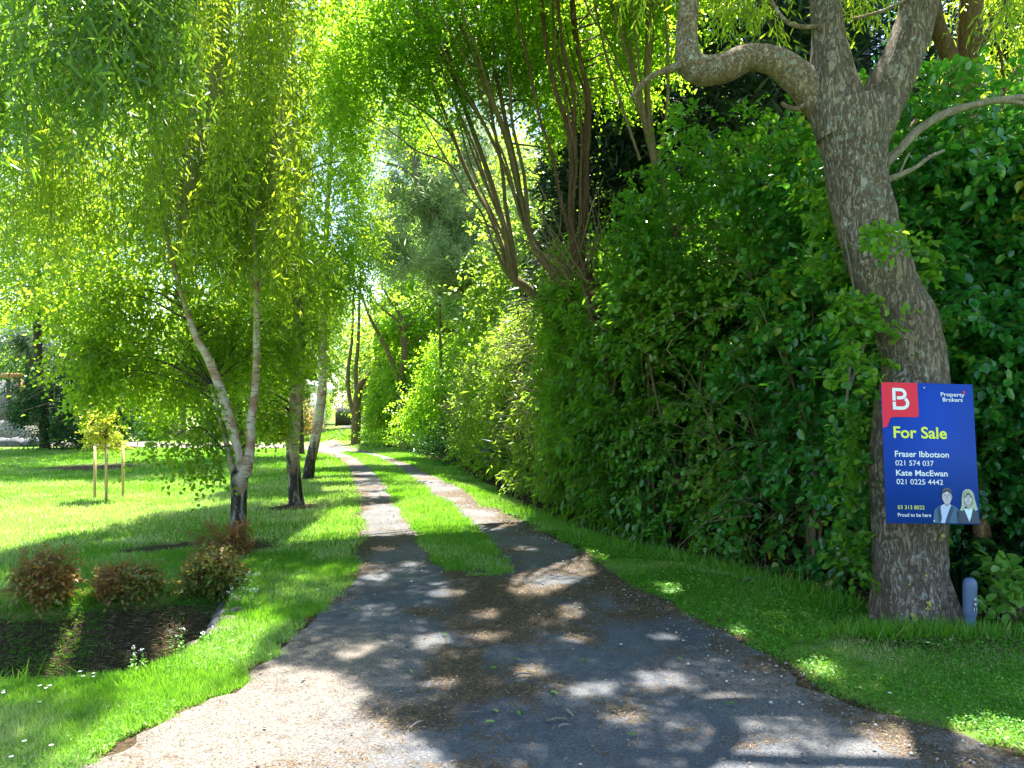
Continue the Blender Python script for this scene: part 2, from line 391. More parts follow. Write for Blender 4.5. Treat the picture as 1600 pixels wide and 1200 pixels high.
# ground
def groundmat():
    m, n, l, b, out = mat('lawn_soil')
    a = n.new('ShaderNodeAttribute'); a.attribute_name = 'rnd'
    v = coords(n, l)
    big = noise(n, l, .9, v, 4, .6); mid = noise(n, l, 6, v, 5, .65); fine = noise(n, l, 120, v, 3, .7)
    g = ramp(n, [(.3, (.04, .12, .01)), (.5, (.085, .20, .02)), (.68, (.17, .27, .04))]); l.new(mid.outputs['Fac'], g.inputs[0])
    dry = ramp(n, [(.45, (0, 0, 0)), (.62, (.8, .8, .8))]); l.new(big.outputs['Fac'], dry.inputs[0])
    c = mixc(n, l, dry.outputs[0], g.outputs[0], (.36, .34, .14))
    c = mixc(n, l, math_(n, l, 'MULTIPLY', fine.outputs['Fac'], .6), c, (.03, .10, .008))
    s = ramp(n, [(.35, (.028, .02, .013)), (.55, (.07, .05, .03)), (.7, (.13, .10, .065))])
    sn = noise(n, l, 30, v, 6, .75); l.new(sn.outputs['Fac'], s.inputs[0])
    sm = math_(n, l, 'ADD', a.outputs['Fac'], math_(n, l, 'MULTIPLY', math_(n, l, 'SUBTRACT', mid.outputs['Fac'], .5), .9))
    mr = n.new('ShaderNodeMapRange'); mr.inputs[1].default_value = .4; mr.inputs[2].default_value = .6; l.new(sm, mr.inputs[0])
    c = mixc(n, l, mr.outputs[0], c, s.outputs[0])
    l.new(c, b.inputs['Base Color']); b.inputs['Roughness'].default_value = .95; b.inputs['Specular IOR Level'].default_value = .1
    bump(n, l, math_(n, l, 'ADD', fine.outputs['Fac'], sn.outputs['Fac']), b, .7, .02)
    return m
def drivemat():
    m, n, l, b, out = mat('driveway_gravel')
    a = n.new('ShaderNodeAttribute'); a.attribute_name = 'rnd'
    v = coords(n, l)
    big = noise(n, l, 1.6, v, 5, .6); fine = noise(n, l, 90, v, 4, .75); grit = noise(n, l, 260, v, 2, .7)
    g = ramp(n, [(.3, (.058, .066, .085)), (.55, (.095, .106, .128)), (.75, (.155, .16, .17))]); l.new(big.outputs['Fac'], g.inputs[0])
    gr = ramp(n, [(.34, (.42, .42, .42)), (.52, (1, 1, 1)), (.70, (1.55, 1.5, 1.4))]); l.new(fine.outputs['Fac'], gr.inputs[0])
    mu = n.new('ShaderNodeMix'); mu.data_type = 'RGBA'; mu.blend_type = 'MULTIPLY'; mu.inputs[0].default_value = .8
    l.new(g.outputs[0], mu.inputs[6]); l.new(gr.outputs[0], mu.inputs[7])
    a2 = n.new('ShaderNodeAttribute'); a2.attribute_name = 'pale_tone'
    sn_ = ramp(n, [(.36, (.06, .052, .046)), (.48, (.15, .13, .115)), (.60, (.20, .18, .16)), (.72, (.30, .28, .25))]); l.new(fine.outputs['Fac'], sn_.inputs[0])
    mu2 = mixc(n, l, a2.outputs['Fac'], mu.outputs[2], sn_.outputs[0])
    br = ramp(n, [(.35, (.04, .03, .02)), (.52, (.105, .076, .052)), (.70, (.23, .17, .115))]); l.new(fine.outputs['Fac'], br.inputs[0])
    mid = noise(n, l, 20, v, 6, .78)
    sm = math_(n, l, 'ADD', a.outputs['Fac'], math_(n, l, 'MULTIPLY', math_(n, l, 'SUBTRACT', mid.outputs['Fac'], .5), 2.6))
    mr = n.new('ShaderNodeMapRange'); mr.inputs[1].default_value = .40; mr.inputs[2].default_value = .66; l.new(sm, mr.inputs[0])
    c = mixc(n, l, math_(n, l, 'MULTIPLY', mr.outputs[0], .85), mu2, br.outputs[0])
    vo = n.new('ShaderNodeTexVoronoi'); vo.inputs['Scale'].default_value = 55; l.new(v, vo.inputs['Vector'])
    st = ramp(n, [(.10, (1, 1, 1)), (.16, (0, 0, 0))]); l.new(vo.outputs['Distance'], st.inputs[0])
    sel = n.new('ShaderNodeSeparateColor'); l.new(vo.outputs['Color'], sel.inputs[0])
    sf = math_(n, l, 'MULTIPLY', st.outputs[0], math_(n, l, 'GREATER_THAN', sel.outputs[0], .8))
    c = mixc(n, l, math_(n, l, 'MULTIPLY', sf, .8), c, (.42, .42, .42))
    l.new(c, b.inputs['Base Color']); b.inputs['Roughness'].default_value = .92; b.inputs['Specular IOR Level'].default_value = .2
    bump(n, l, math_(n, l, 'ADD', math_(n, l, 'ADD', fine.outputs['Fac'], math_(n, l, 'MULTIPLY', grit.outputs['Fac'], .4)), math_(n, l, 'MULTIPLY', mid.outputs['Fac'], .8)), b, .8, .012)
    return m
M['ground'] = groundmat(); M['drive'] = drivemat()
M['rock'] = barkmat('pale_rock', (.26, .23, .19), (.42, .38, .33), (.55, .51, .45), 7, 1.0, .8, .02)
M['rockdark'] = plain('dark_stone', (.07, .075, .09), .8, .3, 9, .5)

# ------------------------------------------------------------------ ground layout
def edge(pts):
    w = np.array([G(a, b) for a, b in pts]); w = w[np.argsort(w[:, 1])]
    return lambda y: np.interp(y, w[:, 1], w[:, 0])
eL = edge([(-60, 1290), (142, 1200), (210, 1160), (262, 1125), (337, 1099), (380, 1061), (431, 1027), (455, 997), (503, 955), (544, 915), (559, 862), (566, 825), (562, 787), (551, 750), (546, 732), (532, 718), (505, 709), (470, 702), (430, 699)])
eR = edge([(2100, 1400), (1800, 1260), (1600, 1187), (1512, 1155), (1425, 1133), (1337, 1104), (1279, 1077), (1240, 1050), (1175, 1015), (1100, 970), (1040, 940), (965, 902), (925, 870), (850, 833), (800, 808), (760, 793), (722, 765), (685, 748), (643, 727), (611, 716), (578, 707), (545, 699)])
sL = edge([(700, 895), (676, 875), (660, 850), (643, 823), (632, 811), (611, 779), (597, 751), (580, 734), (557, 717), (535, 708)])
sR = edge([(792, 895), (786, 875), (772, 850), (747, 826), (737, 818), (704, 790), (674, 769), (648, 751), (620, 730), (592, 715), (550, 706)])
YT = G(0, 897)[1]; YM = G(0, 707)[1]
nearY = [(-900, 1060), (-200, 1068), (0, 1070), (105, 1067), (157, 1058), (210, 1054), (283, 1027), (346, 990)]
farY = [(-900, 985), (-200, 955), (0, 946), (52, 947), (157, 933), (302, 921), (378, 913)]
nw = np.array([G(a, b) for a, b in nearY]); fw = np.array([G(a, b) for a, b in farY])
nw = nw[np.argsort(nw[:, 0])]; fw = fw[np.argsort(fw[:, 0])]
def ditch(x, y):
    """(depth 0..1 at the point)"""
    yn = np.interp(x, nw[:, 0], nw[:, 1]); yf = np.interp(x, fw[:, 0], fw[:, 1])
    t = (y - yn) / (yf - yn)
    d = np.interp(t, [0, .06, .16, .3, .42, .75, 1.0], [0, .35, .85, 1, .96, .45, 0])
    xe = np.interp(y, [4.83, 5.95], [-1.93, -2.22])
    e = np.clip((xe - x) / 0.14, 0, 1)
    return d * e
def gz(x, y):
    p = np.stack([x, y], -1)
    z = (fbm(p, .35, 2) - .5) * .05 + (fbm(p, 2.2, 2, 9) - .5) * .018
    inside = (x > eL(y) - .25) & (x < eR(y) + .25) & (y < 60)
    z = z * np.where(inside, .25, 1)
    return z - .62 * ditch(x, y)

def ndrive(x, y):
    """on a wheel track / gravel?"""
    q = np.stack([x, y], -1); wob = (vnoise(q, 2.3) - .5) * .14 + (vnoise(q, 9.0) - .5) * .26 + (vnoise(q, 24.0) - .5) * .10
    out = (x > eL(y) + wob) & (x < eR(y) + wob)
    st = (x > sL(y) - wob) & (x < sR(y) - wob) & (y > YT + wob * 3) & (y < YM)
    return out & ~st & (y < 30)
def bpath(x, y): return (y > 26.2) & (y < 32.5) & (x < -6) & (x > -20)
dirt = [(G(370, 856), .55), (G(463, 792), .6), (G(487, 748), .5), (G(250, 858), .35), (G(205, 862), .25), (G(290, 853), .3), (G(1430, 992), .5), (G(140, 730), 1.6), (G(560, 696), .9), (G(630, 697), 1.6), (G(1560, 985), .5), (G(700, 715), 1.2)]
hedge_pts = np.array([G(*p) for p in ((640, 704), (720, 737), (800, 787), (870, 822), (960, 852), (1050, 868), (1170, 898), (1290, 932), (1365, 962))] + [np.array([2.9, 4.75]), np.array([3.9, 4.6]), np.array([6.5, 4.3])])
hedge_pts = hedge_pts[np.argsort(hedge_pts[:, 1])]
hx = lambda y: np.interp(y, hedge_pts[:, 1], hedge_pts[:, 0])

def grid(xs, ys):
    X, Y = np.meshgrid(xs, ys); Z = gz(X, Y)
    nx = len(xs); ny = len(ys)
    s = np.zeros_like(X)
    for (c, r) in dirt: s = np.maximum(s, np.exp(-(((X - c[0]) ** 2 + ((Y - c[1]) * 1.0) ** 2) / (r * r))) * .75)
    s = np.maximum(s, np.clip(ditch(X, Y) * 4, 0, .85))
    s = np.maximum(s, np.clip((X - hx(Y) + .05) * 2.5, 0, 1) * (Y < 32) * (Y > 4.2))
    s = np.maximum(s, (np.exp(-((X - eL(Y)) / .16) ** 2) + np.exp(-((X - eR(Y)) / .16) ** 2)) * .75 * (Y < 12))
    s = np.maximum(s, np.where((Y > 33) & (X < -12), .45, 0))
    V = np.stack([X, Y, Z], -1).reshape(-1, 3)
    i = np.arange(ny - 1)[:, None] * nx; j = np.arange(nx - 1)[None]
    f = np.stack([i + j, i + j + 1, i + nx + j + 1, i + nx + j], -1).reshape(-1, 4)
    return V, f, s.reshape(-1)
xs = np.concatenate([[-400, -200, -100, -60, -40, -28, -20, -16], np.arange(-13, -6, .25), np.arange(-6, 5, .05), np.arange(5, 12, .4), [13, 16, 20, 30, 50, 100, 200, 400]])
ys = np.concatenate([[-60, -20, -8, -3, 0, 1], np.arange(1.5, 3.4, .2), np.arange(3.4, 8, .05), np.arange(8, 14, .1), np.arange(14, 34, .4), [35, 38, 42, 48, 55, 65, 80, 120, 200, 400, 800]])
V, f, s = grid(xs, ys)
g = MB().add(V, f, s).build('ground', M['ground'], smooth=True); tag(g, kind='structure')

def sun_sandf(x, y):  # sandy tone; near left it also paints in the glare of the sun patch
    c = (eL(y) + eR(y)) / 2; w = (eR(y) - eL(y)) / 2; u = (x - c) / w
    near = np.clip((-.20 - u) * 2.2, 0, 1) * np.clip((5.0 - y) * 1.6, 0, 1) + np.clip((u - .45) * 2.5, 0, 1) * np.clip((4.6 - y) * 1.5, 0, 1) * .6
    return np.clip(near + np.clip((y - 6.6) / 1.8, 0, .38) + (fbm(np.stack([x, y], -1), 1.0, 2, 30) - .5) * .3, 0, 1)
def litter(p):
    """0..1 how much brown litter lies there"""
    x, y = p[..., 0], p[..., 1]
    n = fbm(p, 3.4, 4, 2.0) * .6 + fbm(p, 1.1, 2, 8.0) * .4
    c = (eL(y) + eR(y)) / 2; w = (eR(y) - eL(y)) / 2; u = (x - c) / w
    a = np.exp(-((u + .0) / .27) ** 2) * np.clip((y - 3.4) / 1.8, .2, 1) + np.exp(-((u - 1) / .26) ** 2) * .9 + np.exp(-((u + 1) / .2) ** 2) * np.clip((y - 4.2) / 1.5, .35, .9)
    a = np.where(y < YT, a, np.exp(-((np.abs(u) - 1) / .25) ** 2) * .6 + .25)
    a = a - sun_sandf(x, y) * .25
    return np.clip(.19 + a * .60 + (n - .5) * 2.8, 0, 1)
def ribbon(mb, fl, fr, y0, y1, n, cols, z=.006, j=.09, lit_=1.0):
    y = y0 * (y1 / y0) ** np.linspace(0, 1, n)
    a = fl(y) + (fbm(np.stack([y * 1.0, y * 0 + 3], -1), 3.6, 4) - .5) * j * 2; b = fr(y) + (fbm(np.stack([y, y * 0 + 9], -1), 3.6, 4) - .5) * j * 2
    jn = np.clip(4.8 - y, 0, 1) * .30; a = a + (fbm(np.stack([y, y * 0 + 5], -1), 9, 3) - .5) * jn; b = b + (fbm(np.stack([y, y * 0 + 7], -1), 9, 3) - .5) * jn
    u = np.linspace(0, 1, cols)
    X = a[:, None] * (1 - u) + b[:, None] * u; Y = np.repeat(y[:, None], cols, 1)
    rut = (fbm(np.stack([X, Y], -1), 1.1, 2, 4) - .5) * .02
    Z = np.maximum(gz(X, Y), -.02) + z + .006 + rut * np.minimum(1, np.minimum(u, 1 - u)[None] * 6)
    Z[:, 0] = gz(X[:, 0], Y[:, 0]) - .004; Z[:, -1] = gz(X[:, -1], Y[:, -1]) - .004
    i = np.arange(n - 1)[:, None] * cols; q = np.arange(cols - 1)[None]
    f = np.stack([i + q, i + q + 1, i + cols + q + 1, i + cols + q], -1).reshape(-1, 4)
    mb.add(np.stack([X, Y, Z], -1).reshape(-1, 3), f, litter(np.stack([X, Y], -1)).reshape(-1) * lit_)
d = MB()
ribbon(d, eL, eR, 1.6, YT, 130, 90, z=.012)
ribbon(d, eL, sL, YT - .001, 27.0, 220, 24, z=.013)
ribbon(d, sR, eR, YT - .001, 27.0, 220, 24, z=.013)
fl = edge([(455, 699), (494, 696), (506, 690), (517, 680), (530, 670), (536, 664)]); fr = edge([(560, 700), (540, 697), (527, 690), (532, 680), (551, 670), (560, 664)])
ribbon(d, fl, fr, 27.0, 66, 60, 16, z=.012, j=.03)
dv = d.build('driveway', M['drive'], smooth=True); tag(dv, kind='structure')
def pale_attr(o, f):
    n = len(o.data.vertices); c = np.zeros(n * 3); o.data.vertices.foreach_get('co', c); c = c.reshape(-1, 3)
    a = o.data.attributes.new('pale_tone', 'FLOAT', 'POINT'); a.data.foreach_set('value', f(c[:, 0], c[:, 1]).astype(np.float32))
pale_attr(dv, sun_sandf)
# gravel path branching to the left, towards the house
b_ = MB(); xx = np.linspace(-27, -8.2, 60)
y0 = np.interp(xx, [-27, -20, -14, -10, -8.2], [28.5, 28, 27.6, 26.2, 27.2]) + (fbm(np.stack([xx, xx * 0], -1), 1.2, 2) - .5) * .7
y1 = np.interp(xx, [-27, -20, -14, -10, -8.2], [35.5, 34, 31.0, 30.2, 29.5]) + (fbm(np.stack([xx, xx * 0 + 4], -1), 1.2, 2) - .5) * .7
u = np.linspace(0, 1, 14); X = np.repeat(xx[:, None], 14, 1); Y = y0[:, None] * (1 - u) + y1[:, None] * u
Z = gz(X, Y) + .012; i = np.arange(59)[:, None] * 14; q = np.arange(13)[None]
b_.add(np.stack([X, Y, Z], -1).reshape(-1, 3), np.stack([i + q, i + 14 + q, i + 15 + q, i + q + 1], -1).reshape(-1, 4), 0.1)
pth = b_.build('path', M['drive'], smooth=True); tag(pth, kind='structure'); pale_attr(pth, lambda x, y: x * 0 + 1)

# ------------------------------------------------------------------ grass, clover, litter (stuff)
def scatter(n, y0, y1, x0, x1, p=1.3):
    y = y0 * (y1 / y0) ** (rng.random(n) ** p); x = x0(y) + (x1(y) - x0(y)) * rng.random(n)
    return x, y
gb = MB()
def grassfill(n, y0, y1, x0, x1, h, w, p=1.0, cond=None, rr=(0, .95)):
    x, y = scatter(n, y0, y1, x0, x1, p)
    k = ~ndrive(x, y) & ~bpath(x, y) & (ditch(x, y) < .06)
    soil = np.zeros_like(x)
    for (c, r) in dirt: soil = np.maximum(soil, np.exp(-(((x - c[0]) ** 2 + (y - c[1]) ** 2) / (r * r))))
    soil = np.maximum(soil, np.clip((x - hx(y) + .25) * 2, 0, 1) * (y < 32)) + (fbm(np.stack([x, y], -1), 2.0, 2) - .5) * .8
    k &= soil < .25 + rng.random(n) * .5
    if cond is not None: k &= cond(x, y)
    x, y = x[k], y[k]; n = len(x)
    z = gz(x, y) - .004
    C = np.stack([x, y, z], -1); D = rng.normal(size=(n, 3)) * .42; D[:, 2] = 1
    patch = fbm(C[:, :2], 1.4, 3, 6)
    hh = h * (.5 + rng.random(n)) * (.6 + patch * .9); ww = w * (.7 + .6 * rng.random(n)) * (np.maximum(y, 3.5) / 4.5) ** .8
    sun_dryp = np.clip((fbm(C[:, :2] * [.6, 1], .55, 3, 3) - .36) * 5, 0, 1.3) * (x < -2.6) * (y > 6.8) * (y < 14.5) + np.clip((fbm(C[:, :2], .9, 2, 13) - .36) * 5, 0, 1.2) * (x < -.9) * (x > -2.6) * (y < 5.0) + np.clip((fbm(C[:, :2], 1.3, 3, 7) - .46) * 5, 0, 1) * .6  # straw blades: dry patches, plus sunlit cream coloured into lawn and near rim
    r = np.clip(rr[0] + (rr[1] - rr[0]) * (.5 + (patch - .5) * 1.3 + rng.normal(size=n) * .17), 0, 1)
    r = np.where(rng.random(n) < sun_dryp * .75, .93 + .07 * rng.random(n), r)
    leaves(gb, C, D, rdir(n), hh, ww, r, kind=3)
one = lambda v: (lambda y: np.full_like(y, v))
view_l = lambda y: -.72 * y - .3
grassfill(200000, 2.6, 7.5, view_l, lambda y: eL(y) + .12, .042, .0055, .8)
grassfill(130000, 7.0, 26, view_l, lambda y: eL(y) + .12, .05, .0075, .9)
grassfill(60000, YT - .2, 25, lambda y: sL(y) - .08, lambda y: sR(y) + .08, .045, .0065, 1.3)
grassfill(210000, 2.6, 9, lambda y: eR(y) - .14, lambda y: np.maximum(hx(y) + .25, eR(y) + .2) + (y < 5) * 1.0, .027, .0055, .8)
grassfill(70000, 8.5, 27, lambda y: eR(y) - .12, lambda y: hx(y) + .2, .05, .0075, 1.0)
grassfill(30000, 26, 50, one(-26), one(-2), .09, .02, 1.0)
# long grass on the ditch rim, at the tree foot and along the hedge
def tufts(n, f, h, w):
    x, y = f(n); z = gz(x, y) - .01
    C = np.stack([x, y, z], -1); D = rng.normal(size=(n, 3)) * .35; D[:, 2] = 1
    leaves(gb, C, D, rdir(n), h * (.4 + rng.random(n)), w, np.clip(.45 + rng.normal(size=n) * .2, 0, 1), kind=4, fold=.1, curl=.25)
def rim(n):
    x = -3.6 + 1.7 * rng.random(n); return x, np.interp(x, nw[:, 0], nw[:, 1]) - .05 - np.abs(rng.normal(size=n)) * .09
tufts(5000, rim, .06, .006)
tufts(600, lambda n: (-2.75 + rng.normal(size=n) * .16, 3.95 + rng.normal(size=n) * .04), .14, .007)
tufts(1800, lambda n: (2.62 + rng.normal(size=n) * .32, 4.66 + rng.normal(size=n) * .05), .12, .006)
tufts(2500, lambda n: (3.3 + rng.random(n) * 1.2, 4.1 + rng.random(n) * .6), .13, .006)
def hb(n):
    y = 5.2 + 5 * rng.random(n); return hx(y) - .12 + rng.normal(size=n) * .12, y
tufts(4200, hb, .12, .007)
gg = gb.build('grass', M['grass']); tag(gg, kind='stuff')
cb = MB(); n = 170000
x, y = scatter(n, 2.7, 10, lambda y: eR(y) - .05, lambda y: np.maximum(hx(y) + .1, eR(y) + .2) + (y < 5) * 1.0, .85)
k = ~ndrive(x, y) & (fbm(np.stack([x, y], -1), 1.3, 2, 3) > .40); x, y = x[k], y[k]; n = len(x)
C = np.stack([x, y, gz(x, y) + .012 + rng.random(n) * .022], -1); D = rng.normal(size=(n, 3)); D[:, 2] *= .25
N_ = rng.normal(size=(n, 3)) * .3; N_[:, 2] = 1
leaves(cb, C, D, N_, .015 * (y / 4) ** .6, .014 * (y / 4) ** .6, np.clip(.5 + rng.normal(size=n) * .25, 0, 1), kind=4, fold=.1)
n = 30000; x, y = scatter(n, 2.6, 7, view_l, lambda y: eL(y), .8)
k = ~ndrive(x, y) & (ditch(x, y) < .05) & (fbm(np.stack([x, y], -1), 1.5, 2, 8) > .46); x, y = x[k], y[k]; n = len(x)
C = np.stack([x, y, gz(x, y) + .01 + rng.random(n) * .02], -1); D = rng.normal(size=(n, 3)); D[:, 2] *= .25
leaves(cb, C, D, np.array([[0, 0, 1.]]) + rng.normal(size=(n, 3)) * .3, .014, .012, np.clip(.6 + rng.normal(size=n) * .2, 0, 1), kind=4, fold=.1)
tag(cb.build('clover', M['clover']), kind='stuff')
# ditch bank: dead grass and moss hanging on the soil
db = MB(); n = 42000
x = -6 + 4.0 * rng.random(n); y = 3.9 + 2.3 * rng.random(n); k = ditch(x, y) > .03; x, y = x[k], y[k]; n = len(x)
C = np.stack([x, y, gz(x, y)], -1); D = rng.normal(size=(n, 3)) * .8; D[:, 2] = .4; D[:, 1] -= .5
kk = fbm(C, 1.6, 3) + rng.normal(size=n) * .1
leaves(db, C[kk > .48], D[kk > .48], rdir((kk > .48).sum()), .05, .007, rng.random((kk > .48).sum()) * .4, kind=3)
tag(db.build('bank_grass', M['grass']), kind='stuff')
lb = MB(); k2 = kk <= .52
leaves(lb, C[k2], D[k2] * [1, 1, .4], rdir(k2.sum()), .065, .006, .3 + .7 * rng.random(k2.sum()), kind=3)
n = 330000; x, y = scatter(n, 2.5, 14, lambda y: eL(y) - .12, lambda y: eR(y) + .12, .75)
w = litter(np.stack([x, y], -1)); k = (rng.random(n) < np.clip((w - .38) * 2.2, .06, 1)) & ndrive(x, y); x, y = x[k], y[k]; n = len(x)
C = np.stack([x, y, gz(x, y) * .3 + .026 + rng.random(n) * .006], -1); D = rng.normal(size=(n, 3)); D[:, 2] = rng.normal(size=n) * .12
leaves(lb, C, D, np.array([[0, 0, 1.]]) + rng.normal(size=(n, 3)) * .3, .014 + .022 * rng.random(n) ** 2, .0026 + .002 * rng.random(n), rng.random(n) ** 1.3, kind=4, fold=.15)
n = 9000; y = 3 + 9 * rng.random(n); x = hx(y) - .1 + np.abs(rng.normal(size=n)) * .5
C = np.stack([x, y, gz(x, y) + .012], -1); D = rng.normal(size=(n, 3)); D[:, 2] *= .15
leaves(lb, C, D, np.array([[0, 0, 1.]]) + rng.normal(size=(n, 3)) * .3, .04, .018, rng.random(n), kind=4, fold=.2)
n = 3500; a_ = rng.random(n) * 6.28; q_ = .3 + np.abs(rng.normal(size=n)) * .3; x = 2.75 + np.cos(a_) * q_ * 1.1; y = 5.0 + np.sin(a_) * q_
C = np.stack([x, y, gz(x, y) + .02], -1); D = rng.normal(size=(n, 3)); D[:, 2] *= .15
leaves(lb, C, D, np.array([[0, 0, 1.]]) + rng.normal(size=(n, 3)) * .4, .03, .012, rng.random(n), kind=4, fold=.2)
tag(lb.build('leaf_litter', M['litter']), kind='stuff')
# small pale stones scattered on the gravel
sb = MB()
n = 9500; x, y = scatter(n, 2.6, 16, lambda y: eL(y), lambda y: eR(y), .8)
c_ = (eL(y) + eR(y)) / 2; w_ = (eR(y) - eL(y)) / 2; u_ = (x - c_) / w_
k = ndrive(x, y) & (rng.random(n) < .07 + 1.0 * np.exp(-((u_ - .86) / .12) ** 2) + .25 * np.exp(-((u_ + .55) / .2) ** 2) * (y > 6)); x, y = x[k], y[k]; n = len(x)
oc = np.array([[1, 0, 0], [0, 1, 0], [-1, 0, 0], [0, -1, 0], [0, 0, .7], [0, 0, -.5]])
of = np.array([[0, 1, 4], [1, 2, 4], [2, 3, 4], [3, 0, 4], [1, 0, 5], [2, 1, 5], [3, 2, 5], [0, 3, 5]])
sz = (.004 + .009 * rng.random(n) ** 3)[:, None, None]
V = oc[None] * sz * (.7 + .6 * rng.random((n, 6, 1))) ; a_ = rng.random(n) * 6.28
R = np.stack([np.stack([np.cos(a_), -np.sin(a_)], -1), np.stack([np.sin(a_), np.cos(a_)], -1)], 1)
V[..., :2] = np.einsum('nij,nkj->nki', R, V[..., :2]); V += np.stack([x, y, gz(x, y) * .3 + .027], -1)[:, None]
sb.add(V.reshape(-1, 3), (np.arange(n)[:, None, None] * 6 + of[None]).reshape(-1, 3), np.repeat(rng.random(n), 6))
M['stone'] = leafmat('small_stone', [(0, (.06, .06, .065)), (.6, (.22, .22, .23)), (1, (.5, .48, .45))], (.3, .3, .3), 0.0, .8)
tag(sb.build('gravel_stones', M['stone']), kind='stuff')

LEAFLIT = True
# ------------------------------------------------------------------ the large willow-like tree carrying the sign
D0 = 5.02
def pp(lst, d=D0): return [P(a, b, d if len(t) == 0 else t[0]) for a, b, w, *t in lst], [w / 2 * (d if len(t) == 0 else t[0]) / F for a, b, w, *t in lst]
mt = thing('willow_tree', 'huge grey barked forked tree at right with the sale board fixed to its trunk', 'tree', (P(1427, 990, D0)[0], D0, 0))
tb = MB()
pts, rad = pp([(1432, 1012, 172), (1430, 988, 146), (1425, 945, 122), (1421, 880, 113), (1420, 800, 108), (1418, 720, 112), (1422, 640, 108), (1429, 575, 96), (1416, 510, 94), (1387, 450, 94), (1364, 380, 92), (1344, 310, 92), (1337, 250, 98), (1330, 200, 108), (1322, 165, 100)])
rad = [r * .97 for r in rad]; tube(tb, pts, rad, 190, 96, .11, 5.5, cap=False)
for k in range(8):
    a = k * .785 + random.uniform(-.2, .2); c0 = np.array([P(1430, 988, D0)[0], D0, 0]); dd_ = np.array([cos(a), sin(a), 0])
    tube(tb, [c0 + dd_ * .10 + [0, 0, .42], c0 + dd_ * .20 + [0, 0, .14], c0 + dd_ * .28 + [0, 0, .0], c0 + dd_ * .38 + [0, 0, -.10]], [.07, .075, .055, .02], 16, 12, .15, 6)
pts, rad = pp([(1318, 210, 80), (1306, 160, 82), (1299, 110, 66), (1295, 60, 50), (1290, 10, 45), (1280, -80, 42), (1262, -220, 36), (1235, -420, 28, 5.3), (1210, -640, 18, 5.6)])
tube(tb, pts, rad, 70, 40, .07, 5)
pts, rad = pp([(1345, 230, 70), (1362, 190, 74), (1384, 145, 68), (1408, 95, 61), (1426, 45, 58), (1440, -10, 56), (1455, -110, 48), (1490, -260, 38, 5.2), (1540, -460, 26, 5.4), (1580, -650, 15, 5.7)])
tube(tb, pts, rad, 70, 40, .07, 5)
tr_ = tb.build('trunk', M['bark'], mt, smooth=True)
lb2 = MB()
pts, rad = pp([(1335, 235, 30), (1312, 192, 52), (1284, 156, 56), (1252, 120, 50), (1215, 94, 43), (1172, 87, 42), (1130, 104, 44), (1098, 108, 46), (1078, 92, 42), (1075, 55, 34), (1077, 10, 31), (1080, -60, 30), (1060, -180, 26), (1000, -330, 20, 4.9), (900, -480, 12, 4.8)])
pts = [p + np.array([0, .03, 0]) for p in pts]; tube(lb2, pts, rad, 140, 40, .12, 7)
pts, rad = pp([(1064, 100, 14), (1045, 109, 12), (1025, 116, 9), (1005, 130, 8), (985, 155, 5)])
tube(lb2, pts, rad, 24, 10, .15, 9)
pts, rad = pp([(1262, 160, 9), (1245, 170, 9), (1228, 166, 8), (1222, 160, 5)])
tube(lb2, pts, rad, 12, 8, .2, 12)
for a in ([(1290, 40, 8), (1250, 42, 8), (1225, 30, 7), (1208, 5, 5), (1200, -20, 4)], [(1330, 30, 4), (1370, 20, 5), (1400, 8, 4), (1425, -5, 4)], [(1320, 176, 6), (1340, 168, 7), (1355, 172, 6)]):
    pts, rad = pp(a, D0 - .05); tube(lb2, pts, rad, 14, 7, .15, 12)
# hidden high limbs that carry the crown
tips = []
for (a, b, c) in ((-1.2, 3.6, 6.6), (.3, 3.4, 7.2), (1.6, 4.2, 7.8), (3.2, 4.0, 7.4), (.6, 5.6, 8.2), (2.2, 6.2, 8.6), (4.4, 5.4, 7.8), (-.2, 6.6, 7.8), (3.4, 7.2, 8.2), (4.0, 3.0, 6.8)):
    s0 = P(1262, -220, D0) if a < 2 else P(1490, -260, 5.2)
    e = np.array([a, b, c]); mid = (s0 + e) / 2 + np.array([0, 0, .35]); tips += [mid, e, (mid + e) / 2]
    tube(lb2, [s0, mid, e], [.055, .04, .012], 14, 7, .1, 6)
lb2.build('limb', M['bark_limb'], mt, smooth=True)
# overhead crown: clumps of narrow leaves, high above the frame, plus sprigs that hang into it
cr = blobs([(1.2, 6.2, 7.4, 2.9, 2.6, 1.3, 900), (2.9, 7.0, 7.9, 2.2, 2.4, 1.3, 420), (-.4, 5.8, 6.9, 1.8, 2.2, 1.1, 330), (3.9, 5.0, 6.9, 1.6, 2.2, 1.2, 260), (1.6, 8.4, 8.4, 2.6, 1.6, 1.0, 300), (1.0, 4.5, 6.6, 2.4, 1.4, 1.0, 320), (-1.4, 7.2, 7.2, 1.4, 1.4, .9, 150), (3.4, 4.0, 6.0, 1.9, 1.3, .8, 200)], .36, .9)
cr = cr[cr[:, 2] > H + (HZ + 110) * cr[:, 1] / F + .25]
c, dd, nn, s_, e_ = twigs(cr, .30, 6, .42, 9, -.35, .3, np.array([2, 6, 7.]), -.6)
mb = MB(); leaves(mb, c, dd, nn, .085, .022, clump_r(c), 4)
sp = []
for (px, py, n) in ((1130, 20, 9), (1170, 15, 9), (1205, 40, 6), (1150, 50, 5), (1110, 10, 5), (1230, 20, 5), (1330, 20, 6), (1345, 45, 4), (1375, 15, 4), (1420, 5, 2), (1580, 30, 8), (1590, 80, 6), (1560, 10, 5), (1010, 0, 4), (960, -5, 3), (1030, 20, 3)):
    for k in range((n + 1) // 2): sp.append(P(px + random.gauss(0, 15), py - 34 + random.gauss(0, 13), D0 + random.uniform(.25, .9)))
sp = np.array(sp)
c, dd, nn, s_, e_ = twigs(sp, .08, 4, .25, 9, -.9, .0, None, -.7)
